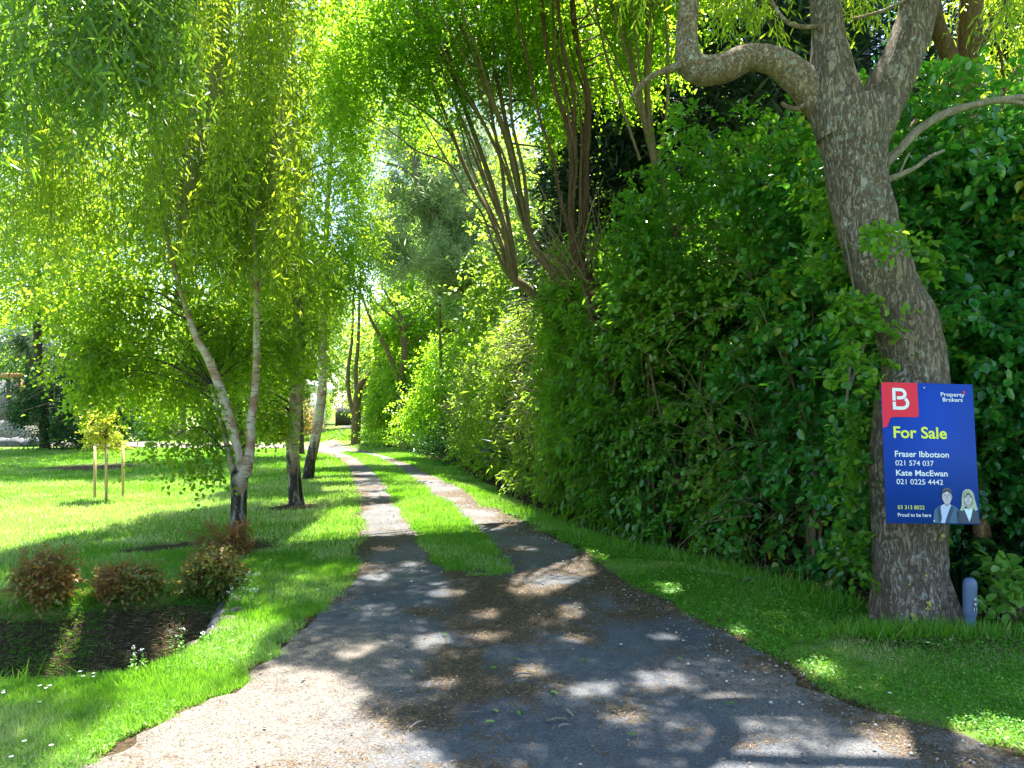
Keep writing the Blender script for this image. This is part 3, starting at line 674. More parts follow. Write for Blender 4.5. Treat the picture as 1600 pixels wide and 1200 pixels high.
leaves(mb, c, dd, nn, .075, .015, np.clip(.75 + rng.normal(size=len(c)) * .15, 0, 1), 6, .15, .1)
mb.build('crown', M['willow'], mt)
tw = MB(); stick(tw, s_, e_, .0022); stick(tw, sp, sp + np.array([0, 0, .5]) + rng.normal(size=sp.shape) * .1, .003); tw.build('twig', M['twig_green'], mt)
# yellow lichen on the lower trunk
lich = plain('yellow_lichen', (.34, .31, .07), .9, .4, 60)
def trunk_front(px, py):
    q = np.array([(1428, 985, 140), (1424, 945, 122), (1421, 880, 113), (1420, 800, 108), (1418, 720, 112)])[::-1]
    cx = np.interp(py, q[:, 1], q[:, 0]); r = np.interp(py, q[:, 1], q[:, 2]) / 2
    t = np.clip((px - cx) / r, -.97, .97); a = np.arcsin(t)
    a = a - math.atan2((cx - 800), F); return np.array([(cx - 800) * D0 / F + sin(a) * (r * D0 / F * 1.0), D0 - cos(a) * r * D0 / F * 1.0, H - (py - HZ) * D0 / F]), a
for (px, py, s) in ((1446, 926, 11), (1430, 952, 9), (1437, 960, 8), (1426, 946, 8), (1441, 948, 6), (1462, 828, 10), (1452, 832, 6), (1442, 886, 5), (1421, 901, 4), (1483, 962, 7), (1470, 966, 5), (1444, 934, 7), (1424, 958, 5)):
    p, a = trunk_front(px, py)
    t1 = np.array([cos(a), sin(a), 0]); t2 = np.array([0, 0, 1.]); nrm = np.array([sin(a), -cos(a), 0])
    k = 17; th = np.linspace(0, 2 * pi, k, endpoint=False); rr = s / 2 * D0 / F * (.35 + .75 * np.array([random.random() for _ in th]))
    v = p + nrm * .014 + np.outer(np.cos(th) * rr, t1) + np.outer(np.sin(th) * rr, t2); cc = p + nrm * .026
    MB().add(np.vstack([v, cc]), [[q, (q + 1) % k, k] for q in range(k)]).build('lichen', lich, mt)
# dead branches growing out of the trunk on its right side
dbm = MB()
for a in ([(1376, 262, 15), (1400, 240, 14), (1432, 206, 13), (1468, 182, 14), (1500, 170, 12), (1540, 160, 11), (1585, 153, 10), (1640, 150, 9)],
          [(1378, 285, 12), (1402, 275, 9), (1430, 262, 7), (1452, 246, 6), (1475, 235, 5)],
          [(1540, 160, 8), (1570, 158, 8), (1600, 162, 7), (1650, 175, 6)], [(1405, 272, 3), (1415, 250, 3), (1422, 238, 2)]):
    pts, rad = pp(a, D0 + .02); tube(dbm, pts, rad, 26, 9, .14, 9)
dbm.build('dead_branch', M['bark_grey'], mt, smooth=True)

# ------------------------------------------------------------------ for-sale board
M['blue'] = plain('board_blue', (.006, .055, .40), .7, .12, 3); M['red'] = plain('board_red', (.72, .012, .045), .7, .05, 3)
nt_ = M['blue'].node_tree; b_n = nt_.nodes['Principled BSDF']; b_n.inputs['Specular IOR Level'].default_value = .25
tc = nt_.nodes.new('ShaderNodeTexCoord'); wv_ = nt_.nodes.new('ShaderNodeTexWave'); wv_.inputs['Scale'].default_value = 55; nt_.links.new(tc.outputs['Object'], wv_.inputs[0])
bump(nt_.nodes, nt_.links, wv_.outputs['Fac'], b_n, .5, .002)
M['white'] = plain('print_white', (.72, .75, .82), .5, .03, 3); M['yellow'] = plain('print_yellow', (.68, .74, .06), .5, .03, 3)
def flat(name, c): return plain(name, c, .5, .06, 20)
bd = thing('sale_board', 'blue and red For Sale board screwed to the big tree trunk', 'sign', (0, 0, 0))
BL = P(1385.5, 817.5, 4.62); BRt = P(1531.5, 819.5, 4.66); TLp = P(1373.5, 597, 4.72)
U = norm(BRt - BL); Vv = norm(TLp - BL); Vv = norm(Vv - U * (Vv @ U)); Nn = np.cross(U, Vv)     # Nn points at the viewer
if Nn[1] > 0: Nn = -Nn
BW = np.linalg.norm(BRt - BL); BH = np.linalg.norm(TLp - BL)
bd.location = BL
from mathutils import Matrix
bd.rotation_euler = Matrix((U, -Nn, Vv)).transposed().to_euler()    # local x right, y away, z up
bd['_o'] = [0., 0., 0.]
sx, sz_ = BW / .6, BH / .9
def bpt(u, v, off=0.0): return (u * sx, -off, (.9 - v) * sz_)
mb = MB(); box(mb, (BW / 2, .003, BH / 2), (BW, .006, BH)); mb.build('panel', [M['blue']], bd)
def poly(name, uv, m, off=.002, parent=bd):
    me = bpy.data.meshes.new(name); vs_ = [bpt(a, b, off) for a, b in uv]
    me.from_pydata(vs_, [], [list(range(len(vs_)))]); me.materials.append(m); o = bpy.data.objects.new(name, me); return link(o, parent)
red = [(0.0, 0.0), (.235, .0), (.236, .205), (.233, .216), (.224, .222), (.075, .224), (.058, .226), (.048, .236), (.030, .285), (.018, .292), (.0, .294)]
redp = poly('red_badge', red, M['red'])
bs = MB()
def stroke(uv, w, off=.0035):
    q = catmull(np.array(uv), 26) if len(uv) > 2 else np.array(uv, float)
    t = norm(np.gradient(q, axis=0)); nn_ = np.stack([-t[:, 1], t[:, 0]], -1) * w / 2
    a = [bpt(*p, off) for p in q + nn_]; b = [bpt(*p, off) for p in q - nn_]; n = len(a)
    bs.add(a + b, [[i, i + 1, n + i + 1, n + i] for i in range(n - 1)])
BW_ = .0205
stroke([(.079, .038), (.079, .118)], BW_)
stroke([(.069, .0465), (.10, .0465), (.125, .0468), (.143, .055), (.151, .073), (.144, .091), (.126, .099), (.097, .100)], BW_, .0038)
stroke([(.079, .126), (.079, .172)], BW_)
stroke([(.0695, .1655), (.10, .166), (.135, .1655), (.158, .155), (.166, .133), (.160, .115), (.150, .104)], BW_, .0038)
bs.build('emblem', M['white'], bd)
def text(s, u0, u1, v0, v1, m, bold=0.0, off=.0035, parent=bd, xh=False, ref='H'):
    """write s between u0..u1 with capitals between v0 (top) and v1 (bottom)"""
    cu = bpy.data.curves.new('lettering', 'FONT'); cu.body = s; cu.size = 1; cu.offset = bold; cu.resolution_u = 4
    o = bpy.data.objects.new('tmp', cu); col.objects.link(o); dg = bpy.context.evaluated_depsgraph_get()
    me = bpy.data.meshes.new_from_object(o.evaluated_get(dg)); bpy.data.objects.remove(o)
    n = len(me.vertices); co = np.zeros(n * 3); me.vertices.foreach_get('co', co); co = co.reshape(-1, 3)
    x0, x1 = co[:, 0].min(), co[:, 0].max(); cap = .70
    out = np.zeros_like(co)
    for i in range(n):
        out[i] = bpt(u0 + (co[i, 0] - x0) / (x1 - x0) * (u1 - u0), v1 - co[i, 1] / cap * (v1 - v0), off)
    me.vertices.foreach_set('co', out.ravel()); me.materials.clear(); me.materials.append(m); me.name = 'lettering'; me.update()
    return link(bpy.data.objects.new('lettering', me), parent)
text('Property', .385, .541, .056, .082, M['white'], .012)
text('Brokers', .396, .527, .090, .116, M['white'], .012)
poly('red_dot', [(.532, .045), (.547, .045), (.547, .059), (.532, .059)], M['red'], .003)
text('For Sale', .066, .412, .285, .357, M['yellow'], .022)
text('Fraser Ibbotson', .069, .418, .441, .478, M['white'], .018)
text('021 574 037', .070, .317, .501, .534, M['white'], .004)
text('Kate MacEwan', .071, .404, .562, .598, M['white'], .018)
text('021 0225 4442', .072, .372, .620, .653, M['white'], .004)
text('03 313 8022', .073, .244, .786, .810, M['yellow'], .0)
text('Proud to be here', .071, .284, .834, .857, M['white'], .006)
def ell(cu, cv, a, b, n=20, a0=0, a1=2 * pi): return [(cu + a * cos(t), cv + b * sin(t)) for t in np.linspace(a0, a1, n, endpoint=False)]
# printed head-and-shoulders photographs: one mesh each, flat on the board
def portrait(name, label, layers):
    mb = MB(); mats_ = []
    for k, (uv, m) in enumerate(layers):
        if m not in mats_: mats_.append(m)
        c = np.mean(uv, 0); pts = [bpt(a, b, .0022 + .0004 * k) for a, b in uv] + [bpt(c[0], c[1], .0022 + .0004 * k)]; n = len(uv)
        mb.add(pts, [[i, (i + 1) % n, n] for i in range(n)], None, mats_.index(m))
    o = mb.build(name, mats_, bd); o['label'] = label; return o
skin = flat('print_skin', (.50, .45, .52)); skin2 = flat('print_skin_shade', (.33, .28, .36)); hairm = flat('print_dark_hair', (.07, .07, .12)); blond = flat('print_fair_hair', (.36, .42, .33))
suit = flat('print_teal_jacket', (.02, .10, .22)); suitd = flat('print_navy_jacket', (.015, .035, .085)); shirt = flat('print_pale_shirt', (.42, .52, .76)); blouse = flat('print_white_blouse', (.55, .70, .80)); eyem = flat('print_eye', (.08, .07, .08)); lipm = flat('print_lip', (.38, .16, .17)); blond2 = flat('print_hair_shade', (.22, .22, .15))
portrait('portrait', 'printed picture of a man in a teal jacket and open pale shirt', [
    ([(.298, .894), (.302, .835), (.312, .805), (.345, .785), (.372, .775), (.41, .775), (.44, .788), (.462, .805), (.47, .84), (.472, .894)], suit),
    ([(.336, .894), (.345, .82), (.352, .785), (.375, .772), (.405, .772), (.418, .78), (.400, .82), (.382, .86), (.372, .894)], shirt),
    ([(.372, .74), (.412, .74), (.410, .775), (.392, .792), (.376, .778)], skin2),
    (ell(.392, .727, .0315, .048), skin2), (ell(.390, .728, .0285, .046), skin),
    (ell(.3635, .73, .005, .010, 8), skin2), (ell(.4205, .73, .005, .010, 8), skin2),
    ([(.361, .712), (.362, .690), (.374, .675), (.395, .670), (.412, .677), (.422, .69), (.424, .714), (.419, .706), (.414, .690), (.395, .684), (.374, .688), (.366, .70)], hairm), ([(.330, .80), (.345, .79), (.352, .86), (.344, .894), (.338, .894)], suitd), ([(.418, .785), (.432, .80), (.395, .894), (.380, .894)], suitd),
    (ell(.378, .722, .005, .0022, 8), eyem), (ell(.403, .722, .005, .0022, 8), eyem), ([(.371, .715), (.385, .714), (.385, .7165), (.371, .7175)], hairm), ([(.397, .714), (.411, .715), (.411, .7175), (.397, .7165)], hairm),
    ([(.389, .722), (.3925, .722), (.396, .741), (.386, .741)], skin2), (ell(.391, .7525, .011, .0034, 8), lipm), (ell(.391, .7518, .008, .0016, 8), shirt), ([(.378, .774), (.404, .774), (.391, .786)], skin2)])
portrait('portrait', 'printed picture of a woman with long fair hair, white blouse and dark jacket', [
    ([(.452, .894), (.448, .85), (.455, .815), (.48, .80), (.505, .792), (.54, .79), (.572, .80), (.590, .83), (.596, .894)], suitd),
    ([(.500, .894 - .09), (.512, .785), (.545, .785), (.556, .80), (.545, .845), (.530, .885), (.512, .835)], blouse),
    ([(.472, .812), (.484, .785), (.488, .73), (.496, .695), (.512, .680), (.533, .676), (.553, .685), (.566, .705), (.574, .75), (.582, .785), (.590, .806), (.572, .815), (.560, .80), (.50, .80), (.492, .816)], blond),
    ([(.500, .715), (.505, .695), (.530, .684), (.552, .695), (.560, .72), (.560, .77), (.545, .79), (.513, .79), (.502, .77)], blond2),
    ([(.516, .76), (.542, .76), (.545, .79), (.530, .808), (.514, .79)], skin2), (ell(.528, .735, .0255, .040), skin),
    (ell(.517, .730, .0048, .0021, 8), eyem), (ell(.540, .730, .0048, .0021, 8), eyem), ([(.510, .722), (.523, .721), (.523, .723), (.510, .724)], hairm), ([(.534, .721), (.547, .722), (.547, .724), (.534, .723)], hairm),
    ([(.527, .731), (.530, .731), (.5335, .747), (.524, .747)], skin2), (ell(.529, .7565, .0115, .0042, 8), lipm), (ell(.529, .7558, .009, .0022, 8), shirt), ([(.504, .70), (.528, .688), (.552, .70), (.556, .735), (.548, .712), (.530, .700), (.512, .710), (.503, .735)], blond)])
sc_ = MB()
for (u_, v_) in ((.277, .030), (.301, .881)):
    c0 = np.array(bpt(u_, v_, .004)); th = np.linspace(0, 2 * pi, 10, endpoint=False)
    ring = c0 + np.stack([np.cos(th) * .006, th * 0, np.sin(th) * .006], -1); top = c0 + np.stack([np.cos(th) * .004, th * 0 - .004, np.sin(th) * .004], -1)
    sc_.add(np.vstack([ring, top, c0 + [0, -.0045, 0]]), [[i, (i + 1) % 10, 10 + (i + 1) % 10, 10 + i] for i in range(10)])
    sc_.add(np.vstack([top, c0 + [0, -.0045, 0]]), [[i, (i + 1) % 10, 10] for i in range(10)])
sc_.build('screw', plain('screw_head', (.6, .6, .6), .35, .1, 9, 0, .6), bd)

# ------------------------------------------------------------------ utility marker post
mp_ = P(1515.5, 990, 4.72); mp = thing('marker_post', 'short rounded blue grey marker post in grass beside the big trunk', 'marker post', (mp_[0], mp_[1], 0))
mb = MB(); sides = 40
prof = [(.033, -.05), (.033, .11), (.0335, .118), (.040, .132), (.041, .15), (.041, .315), (.0395, .332), (.035, .346), (.027, .357), (.015, .363), (.002, .365)]
th = np.linspace(0, 2 * pi, sides, endpoint=False)
v = np.array([[mp_[0] + r * cos(t), mp_[1] + r * sin(t), z] for r, z in prof for t in th]); n = len(prof)
i = np.arange(n - 1)[:, None] * sides; j = np.arange(sides)[None]
mb.add(v, np.stack([i + j, i + (j + 1) % sides, i + sides + (j + 1) % sides, i + sides + j], -1).reshape(-1, 4))
M['post'] = plain('post_plastic', (.075, .12, .23), .45, .12, 18)
mb.build('post', M['post'], mp, smooth=True)
def wraptext(s, ang, z, h, width, m, rot=False, rr=.0418):
    cu = bpy.data.curves.new('lettering', 'FONT'); cu.body = s; cu.size = 1; cu.offset = .01; cu.resolution_u = 3
    o = bpy.data.objects.new('tmp', cu); col.objects.link(o); dg = bpy.context.evaluated_depsgraph_get()
    me = bpy.data.meshes.new_from_object(o.evaluated_get(dg)); bpy.data.objects.remove(o)
    n = len(me.vertices); co = np.zeros(n * 3); me.vertices.foreach_get('co', co); co = co.reshape(-1, 3)
    x = (co[:, 0] - co[:, 0].min()) / (np.ptp(co[:, 0])); y = co[:, 1] / .7
    if rot: a = ang - (y * h) / rr; zz = z + x * width
    else: a = ang + (x * width) / rr; zz = z + y * h
    out = np.stack([rr * np.sin(a), -rr * np.cos(a), zz], -1)
    me.vertices.foreach_set('co', out.ravel()); me.materials.clear(); me.materials.append(m); me.update()
    return link(bpy.data.objects.new('lettering', me), mp)
def wraprect(name, a0, a1, z0, z1, m, rr):
    mb = MB(); k = 8; a = np.linspace(a0, a1, k)
    v = np.array([[rr * sin(t) + mp_[0], -rr * cos(t) + mp_[1], z] for z in (z0, z1) for t in a])
    mb.add(v, [[i, i + 1, k + i + 1, k + i] for i in range(k - 1)]); return mb.build(name, m, mp)
bk = plain('print_black', (.012, .012, .015), .5, .05); wt = M['white']
for k, t in enumerate(('HR', '41', '11')):
    z0 = .225 - k * .032
    wraprect('tag', -.03, .53, z0 - .003, z0 + .026, bk, .0415); wraptext(t, .01, z0 + .001, .021, .020, wt, rr=.042)
wraptext('CAUTION', 0.10, .262, .006, .034, bk); wraptext('CABLE BELOW', 0.10, .275, .005, .034, bk); wraptext('BEFORE DIGGING', 0.03, .29, .005, .036, bk)
wraptext('TELECOM LINE', -0.10, .15, .006, .09, bk, True)

# ------------------------------------------------------------------ generic tree helpers
def shape_tree(root, trunks, bark, leafspec, bl, mleaf, cl=(.3, 6, .35, 8), branches=40, thr=.42, ns=1.3, centre=None, up=-.2, droop=-.35, kind=4, smooth=True, rough=.06, brad=.02, lit=True, bmat=None, zmin=.4, twigw=0.0, ctr=None, brmax=3.5):
    """trunks: list of (points, radii); crown from ellipsoid blobs; limbs reach from the stems to the clumps"""
    tbm = MB(); sk = []
    for pts, rad in trunks:
        tube(tbm, pts, rad, max(24, len(pts) * 8), 14 if max(rad) < .1 else 24, rough, 5)
        q = catmull(np.column_stack([pts, rad]), 40); sk.append(q)
    tbm.build('trunk', bark, root, smooth=True)
    sk = np.concatenate(sk)
    c = blobs(bl, thr, ns, lit, zmin=zmin)
    if len(c) == 0: return c
    if branches:
        bm_ = MB(); pick = c[rng.choice(len(c), min(branches, len(c)), replace=False)]
        for e in pick:
            dz = e[2] - sk[:, 2]; cost = np.linalg.norm(sk[:, :3] - e, axis=1) + np.where(dz < .15, 3, 0) + np.abs(dz - .6) * .25
            s0 = sk[np.argmin(cost)]
            if np.linalg.norm(s0[:3] - e) > brmax: continue
            mid = (s0[:3] + e) / 2 + np.array([0, 0, .12 * np.linalg.norm(s0[:3] - e)]) + rng.normal(size=3) * .08
            r0 = min(s0[3] * .4, brad * 1.1) + .003
            tube(bm_, [s0[:3], mid, e], [r0, r0 * .6, .004], 9, 6, .1, 6)
        bm_.build('branch', bmat or bark, root, smooth=True)
    cr_, nt, tl, nl = cl
    ctr_ = np.mean(c, 0) if ctr is None else ctr
    cc, dd, nn, s_, e_ = twigs(c, cr_, nt, tl, nl, up, .5, ctr_, droop)
    mb = MB(); L, W = leafspec
    leaves(mb, cc, dd, nn, L * (.7 + .6 * rng.random(len(cc))), W * (.75 + .5 * rng.random(len(cc))), clump_r(cc), kind)
    mb.build('crown', mleaf, root)
    if twigw:
        t = MB(); stick(t, s_, e_, twigw); t.build('twig', M['twig'], root)
    return c
def bpx(px, py, d, rx, ry, rz, n): p = P(px, py, d); return (p[0], p[1], p[2], rx, ry, rz, n)

# birches on the left lawn
def stem(lst, d, k=1.0):
    return [P(a, b, d) for a, b, w in lst], [k * w / 2 * d / F for a, b, w in lst]
g0 = G(372, 852)[1]
t = thing('birch_tree', 'twin stemmed white birch with dark fissured foot behind the reddish bushes', 'tree', (*G(372, 852), 0))
shape_tree(t, [stem([(371, 862, 40), (372, 848, 30), (373, 800, 29), (376, 750, 28), (384, 735, 24), (391, 700, 18), (392, 660, 17), (399, 600, 14), (401, 520, 13), (400, 450, 10), (398, 400, 9), (390, 300, 8), (380, 150, 6), (372, -30, 4)], g0, .8),
               stem([(370, 820, 26), (373, 770, 28), (371, 740, 24), (378, 745, 18), (372, 705, 16), (360, 660, 20), (345, 610, 18), (325, 560, 16), (308, 530, 14), (290, 480, 10), (268, 400, 8), (250, 300, 6), (240, 150, 4)], g0, .8),
               stem([(374, 770, 14), (366, 740, 14), (357, 705, 11), (348, 670, 9), (330, 600, 5)], g0 + .12, .8),
               stem([(402, 460, 5), (412, 430, 5), (420, 400, 3)], g0, .8), stem([(398, 450, 6), (386, 425, 5), (378, 410, 3)], g0, .8)],
           M['birch'], (.056, .044), [bpx(240, 520, 8.6, 1.1, .9, .7, 150), bpx(130, 500, 8.2, .8, .6, .75, 120), bpx(320, 400, 8.4, 1.1, .8, 1.0, 80), bpx(200, 330, 8.6, 1.3, .9, 1.0, 80), bpx(430, 480, 8.9, .5, .4, .8, 50), bpx(330, 550, 8.9, .8, .6, .4, 60), bpx(180, 590, 8.6, .8, .6, .35, 90), bpx(340, 640, 8.1, .35, .3, .35, 22), bpx(290, 700, 7.6, .35, .3, .2, 12)],
           M['birch_leaf'], (.20, 5, .30, 8), 40, .44, 1.7, brad=.009, brmax=1.7, up=-.5, droop=-.6, bmat=M['bark_dark'], twigw=.0022, kind=4)
g1 = G(463, 788)[1]
t = thing('birch_tree', 'single straight birch with pale trunk, between the twin stemmed birch and the leaning birch', 'tree', (*G(463, 788), 0))
shape_tree(t, [stem([(464, 796, 40), (463, 785, 27), (460, 750, 23), (457, 700, 22), (461, 640, 22), (466, 590, 22), (466, 520, 18), (468, 430, 15), (464, 320, 12), (460, 150, 9), (455, -60, 6)], g1, .9)],
           M['birch'], (.06, .047), [bpx(420, 480, 11, .8, .8, 1.3, 170), bpx(430, 350, 11.2, 1.2, 1.0, 1.4, 150), bpx(470, 200, 11.5, 1.3, 1.0, 1.3, 120), bpx(415, 600, 11, .4, .5, .5, 50), bpx(455, 560, 11, .25, .3, .35, 30), bpx(440, 640, 10.8, .4, .35, .25, 26)],
           M['birch_leaf'], (.24, 5, .34, 8), 40, .43, 1.5, brad=.016, up=-.4, droop=-.5, bmat=M['bark_dark'], twigw=.0022)
g2 = G(483, 747)[1]
t = thing('birch_tree', 'slender white birch leaning right beside the driveway, dark at its foot', 'tree', (*G(483, 747), 0))
shape_tree(t, [stem([(480, 756, 28), (482, 744, 19), (485, 720, 17), (492, 690, 16), (500, 640, 15), (504, 600, 14), (503, 540, 13), (506, 490, 11), (508, 420, 9), (512, 320, 8), (520, 180, 6), (528, 0, 4)], g2, .95)],
           M['birch'], (.055, .042), [bpx(515, 430, 15, 1.0, .9, .7, 150), bpx(500, 370, 15, 1.3, 1.2, 1.3, 250), bpx(540, 330, 15.5, .7, 1.0, 1.3, 140), bpx(510, 230, 15.5, 1.2, 1.2, 1.3, 190)],
           M['birch_leaf'], (.30, 5, .38, 9), 34, .41, 1.1, brad=.016, up=-.4, droop=-.5, bmat=M['bark_dark'])
g3 = G(378, 718)[1]
t = thing('garden_tree', 'dark rough trunked tree seen between the stems of the twin birch', 'tree', (*G(378, 718), 0))
shape_tree(t, [stem([(384, 722, 24), (380, 710, 17), (372, 660, 14), (368, 600, 13), (362, 520, 10), (355, 430, 8)], g3), stem([(372, 650, 8), (362, 625, 7), (352, 600, 5)], g3)],
           M['bark_dark'], (.08, .06), [bpx(370, 560, 21, 2.0, 1.5, 1.0, 170), bpx(360, 450, 21, 2.6, 2, 1.5, 260), bpx(430, 600, 22, 1.2, 1.0, .7, 70), bpx(330, 250, 21, 3.2, 2, 2.4, 420), bpx(420, 80, 21, 3.0, 2, 2.4, 300), bpx(230, 60, 21, 3.4, 2, 2.4, 300), (-10.0, 19.2, 6.3, 2.6, 1.8, 1.5, 280)], M['birch_leaf'], (.4, 5, .45, 8), 26, .38, .8, brad=.02)
t = thing('garden_tree', 'bright leafy tree far left behind the dark rounded shrub, under the willow curtains', 'tree', (P(60, 700, 26)[0], 26, 0))
shape_tree(t, [stem([(70, 700, 16), (68, 640, 13), (60, 560, 12), (58, 400, 9), (60, 200, 6)], 26)], M['bark_dark'], (.10, .08), [bpx(60, 330, 26, 3.4, 2.2, 2.6, 460), bpx(150, 180, 26, 3.6, 2.2, 2.6, 420), bpx(20, 100, 26, 3.4, 2.2, 2.6, 360), bpx(110, 460, 26, 2.2, 1.8, 1.2, 180), (-14.0, 20.5, 6.6, 2.6, 2.2, 1.6, 300)], M['farleaf'], (.5, 5, .5, 8), 20, .38, .7, brad=.03)
t = thing('garden_tree', 'slim straight trunked tree in front of the grey garden wall', 'tree', (*G(285, 689), 0))
shape_tree(t, [stem([(285, 694, 12), (285, 680, 9), (287, 620, 8), (288, 540, 7), (286, 460, 5)], 33)], M['bark_grey'], (.12, .09), [bpx(280, 500, 33, 3.0, 2.5, 2.0, 260), bpx(200, 430, 34, 3.0, 2.5, 2.4, 220), bpx(330, 400, 34, 2.6, 2.5, 2.4, 200)], M['farleaf'], (.55, 5, .6, 8), 16, .40, .6, brad=.03)
t = thing('garden_tree', 'dark slim trunk standing right behind the single straight birch', 'tree', (*G(472, 711), 0))
shape_tree(t, [stem([(473, 716, 12), (471, 700, 9), (470, 650, 8), (468, 600, 7), (466, 500, 6)], 23)], M['bark_dark'], (.09, .07), [bpx(466, 470, 23, 1.8, 1.5, 1.8, 200), bpx(440, 560, 23, 1.5, 1.3, .8, 90)], M['farleaf'], (.42, 5, .5, 8), 12, .40, .8)

# ------------------------------------------------------------------ weeping willows hanging into the frame
def weeping(root, starts, lens, L, W, mleaf, step=.035, tmat=None, sway=.10, kind=4, rshift=0.0, spread=.02):
    mb = MB(); tm = MB()
    for s0, ln in zip(starts, lens):
        k = max(6, int(ln / .25)); pr = np.zeros((k, 3)); dx = rng.normal(size=2) * sway
        tt = np.linspace(0, 1, k); pr[:, 0] = s0[0] + dx[0] * tt + np.sin(tt * 5 + s0[0] * 9) * .03 * ln ** .5; pr[:, 1] = s0[1] + dx[1] * tt + np.cos(tt * 4 + s0[1] * 7) * .03; pr[:, 2] = s0[2] - ln * tt
        n = int(ln / step); u = np.sort(rng.random(n)) * (k - 1.001); i = u.astype(int); f = (u - i)[:, None]
        c = pr[i] * (1 - f) + pr[i + 1] * f
        h = c[:, 2]; rj = lit_reject(c, .15); c = c[~rj]; n = len(c)
        if n == 0: continue
        d = rng.normal(size=(n, 3)); d[:, 2] = -.55 - 1.1 * rng.random(n); c = c + rng.normal(size=c.shape) * spread
        r = np.clip(clump_r(c, 1.2) + rshift, 0, 1)
        leaves(mb, c, d, rdir(n), L * (.6 + .7 * rng.random(n)), W, r, kind, .12, .12)
        stick(tm, pr[:-1], pr[1:], .0016 + .0006 * (s0[1] > 6))
    mb.build('crown', mleaf, root); tm.build('twig', M['twig_green'], root)
def curtain(spec):
    st, ln = [], []
    for (x0, x1, yt0, yt1, yb0, yb1, d0, d1, n) in spec:
        for q_ in range(n):
            if q_ % 8 == 0: pc = random.uniform(x0, x1); dc = random.uniform(d0, d1)
            px = pc + random.gauss(0, 13); d = dc + random.gauss(0, .12); f = (px - x0) / (x1 - x0 + 1e-6)
            a = P(px, random.uniform(yt0, yt1), d); yb = yb0 + (yb1 - yb0) * f + random.gauss(0, 40); b = P(px, yb, d)
            if a[2] - b[2] > .25: st.append(a); ln.append(a[2] - b[2])
    return st, ln
wl = thing('weeping_willow', 'large weeping willow whose bright yellow green curtains hang above the lawn and birches', 'tree', (-5.9, 6.8, 0))
tbm = MB(); tube(tbm, [(-5.9, 6.8, -.1), (-5.8, 6.8, 1.2), (-5.6, 6.9, 2.6), (-5.2, 7.0, 4.4), (-4.6, 7.2, 6.2)], [.38, .28, .25, .21, .15], 50, 26, .07, 4); tbm.build('trunk', M['bark'], wl, smooth=True)
lm = MB()
for e in ((-1.6, 7.2, 6.6), (-3.0, 5.6, 6.4), (-2.6, 8.6, 7.2), (-4.6, 9.2, 7.0), (-5.0, 5.0, 6.2), (-2.0, 9.6, 7.6), (-7.0, 8.2, 6.6)):
    e = np.array(e); s0 = np.array([-5.2, 7.0, 4.4]); tube(lm, [s0, (s0 + e) / 2 + [0, 0, .8], e], [.11, .07, .02], 18, 9, .08, 5)
lm.build('limb', M['bark_tan'], wl, smooth=True)
st, ln = curtain([(0, 330, -260, -40, 360, 400, 6.0, 7.6, 170), (200, 440, -260, -30, 330, 400, 6.5, 8.2, 190), (20, 300, -100, 150, 420, 400, 6.5, 8.0, 80), (330, 500, -220, -40, 400, 300, 8.0, 9.6, 150), (290, 450, 60, 260, 440, 480, 7.5, 8.5, 56)])
weeping(wl, st, ln, .095, .020, M['willow'], .034, sway=.16, spread=.05)
w2 = thing('weeping_willow', 'nearest willow, dark green leaf strands hanging in the top left corner', 'tree', (-4.6, 2.2, 0))
tbm = MB(); tube(tbm, [(-4.6, 2.2, -.1), (-4.5, 2.3, 1.5), (-4.3, 2.7, 3.2), (-3.8, 3.4, 4.8)], [.30, .22, .19, .13], 40, 22, .07, 4); tbm.build('trunk', M['bark'], w2, smooth=True)
lm = MB()
for e in ((-2.2, 4.4, 5.2), (-1.8, 3.8, 4.8), (-3.0, 4.9, 5.2)):
    e = np.array(e); s0 = np.array([-4.0, 3.1, 4.3]); tube(lm, [s0, (s0 + e) / 2 + [0, 0, .4], e], [.08, .05, .015], 18, 9, .08, 5)
lm.build('limb', M['bark_tan'], w2, smooth=True)
st, ln = curtain([(-40, 285, -170, -40, 150, 110, 3.6, 4.8, 150), (-40, 180, -150, -40, 240, 150, 3.8, 5.0, 56), (-60, 60, -150, -30, 230, 210, 3.6, 4.8, 40), (250, 290, -150, -40, 160, 200, 4.0, 4.6, 14)])
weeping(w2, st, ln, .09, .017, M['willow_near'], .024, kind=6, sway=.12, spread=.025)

# ------------------------------------------------------------------ many-stemmed trees rising out of the hedge
def copse(label, d, stems, bl, w0=.70, mleaf=None, bark=None, br=26):
    b0 = stems[0][0]; p = P(b0[0], b0[1], d)
    t = thing('coppiced_tree', label, 'tree', (p[0], d, 0))
    tr = []; stems = list(stems)
    for k in range(5):
        s0 = stems[random.choice((0, 1))]; m0 = 2 if s0 is stems[0] else 0; q0 = s0[m0:]; dx = random.uniform(-95, 45); nq = len(q0)
        stems.append([(a + dx * (i / nq) ** 1.3 + random.uniform(-4, 4), b, max(2.5, w * random.uniform(.35, .6))) for i, (a, b, w) in enumerate(q0)])
    for k, s in enumerate(stems):
        pts = [P(a, b, d + (0 if i == 0 else .25 * math.sin(k * 2.1) * i / 3)) for i, (a, b, w) in enumerate(s)]; rad = [w / 2 * d / F * w0 for a, b, w in s]
        if k == 0: pts = [np.array([pts[0][0] + .55, d + .3, -.1]), np.array([pts[0][0] + .45, d + .25, 1.2])] + pts; rad = [rad[0] * 1.25, rad[0] * 1.1] + rad
        tr.append((pts, rad))
    shape_tree(t, tr, bark or M['bark_stem'], (.055, .042), bl, mleaf or M['copse_leaf'], (.28, 5, .34, 9), br, .40, 1.1, brad=.014, up=0, droop=-.25, zmin=2.6, twigw=.002)
    return t
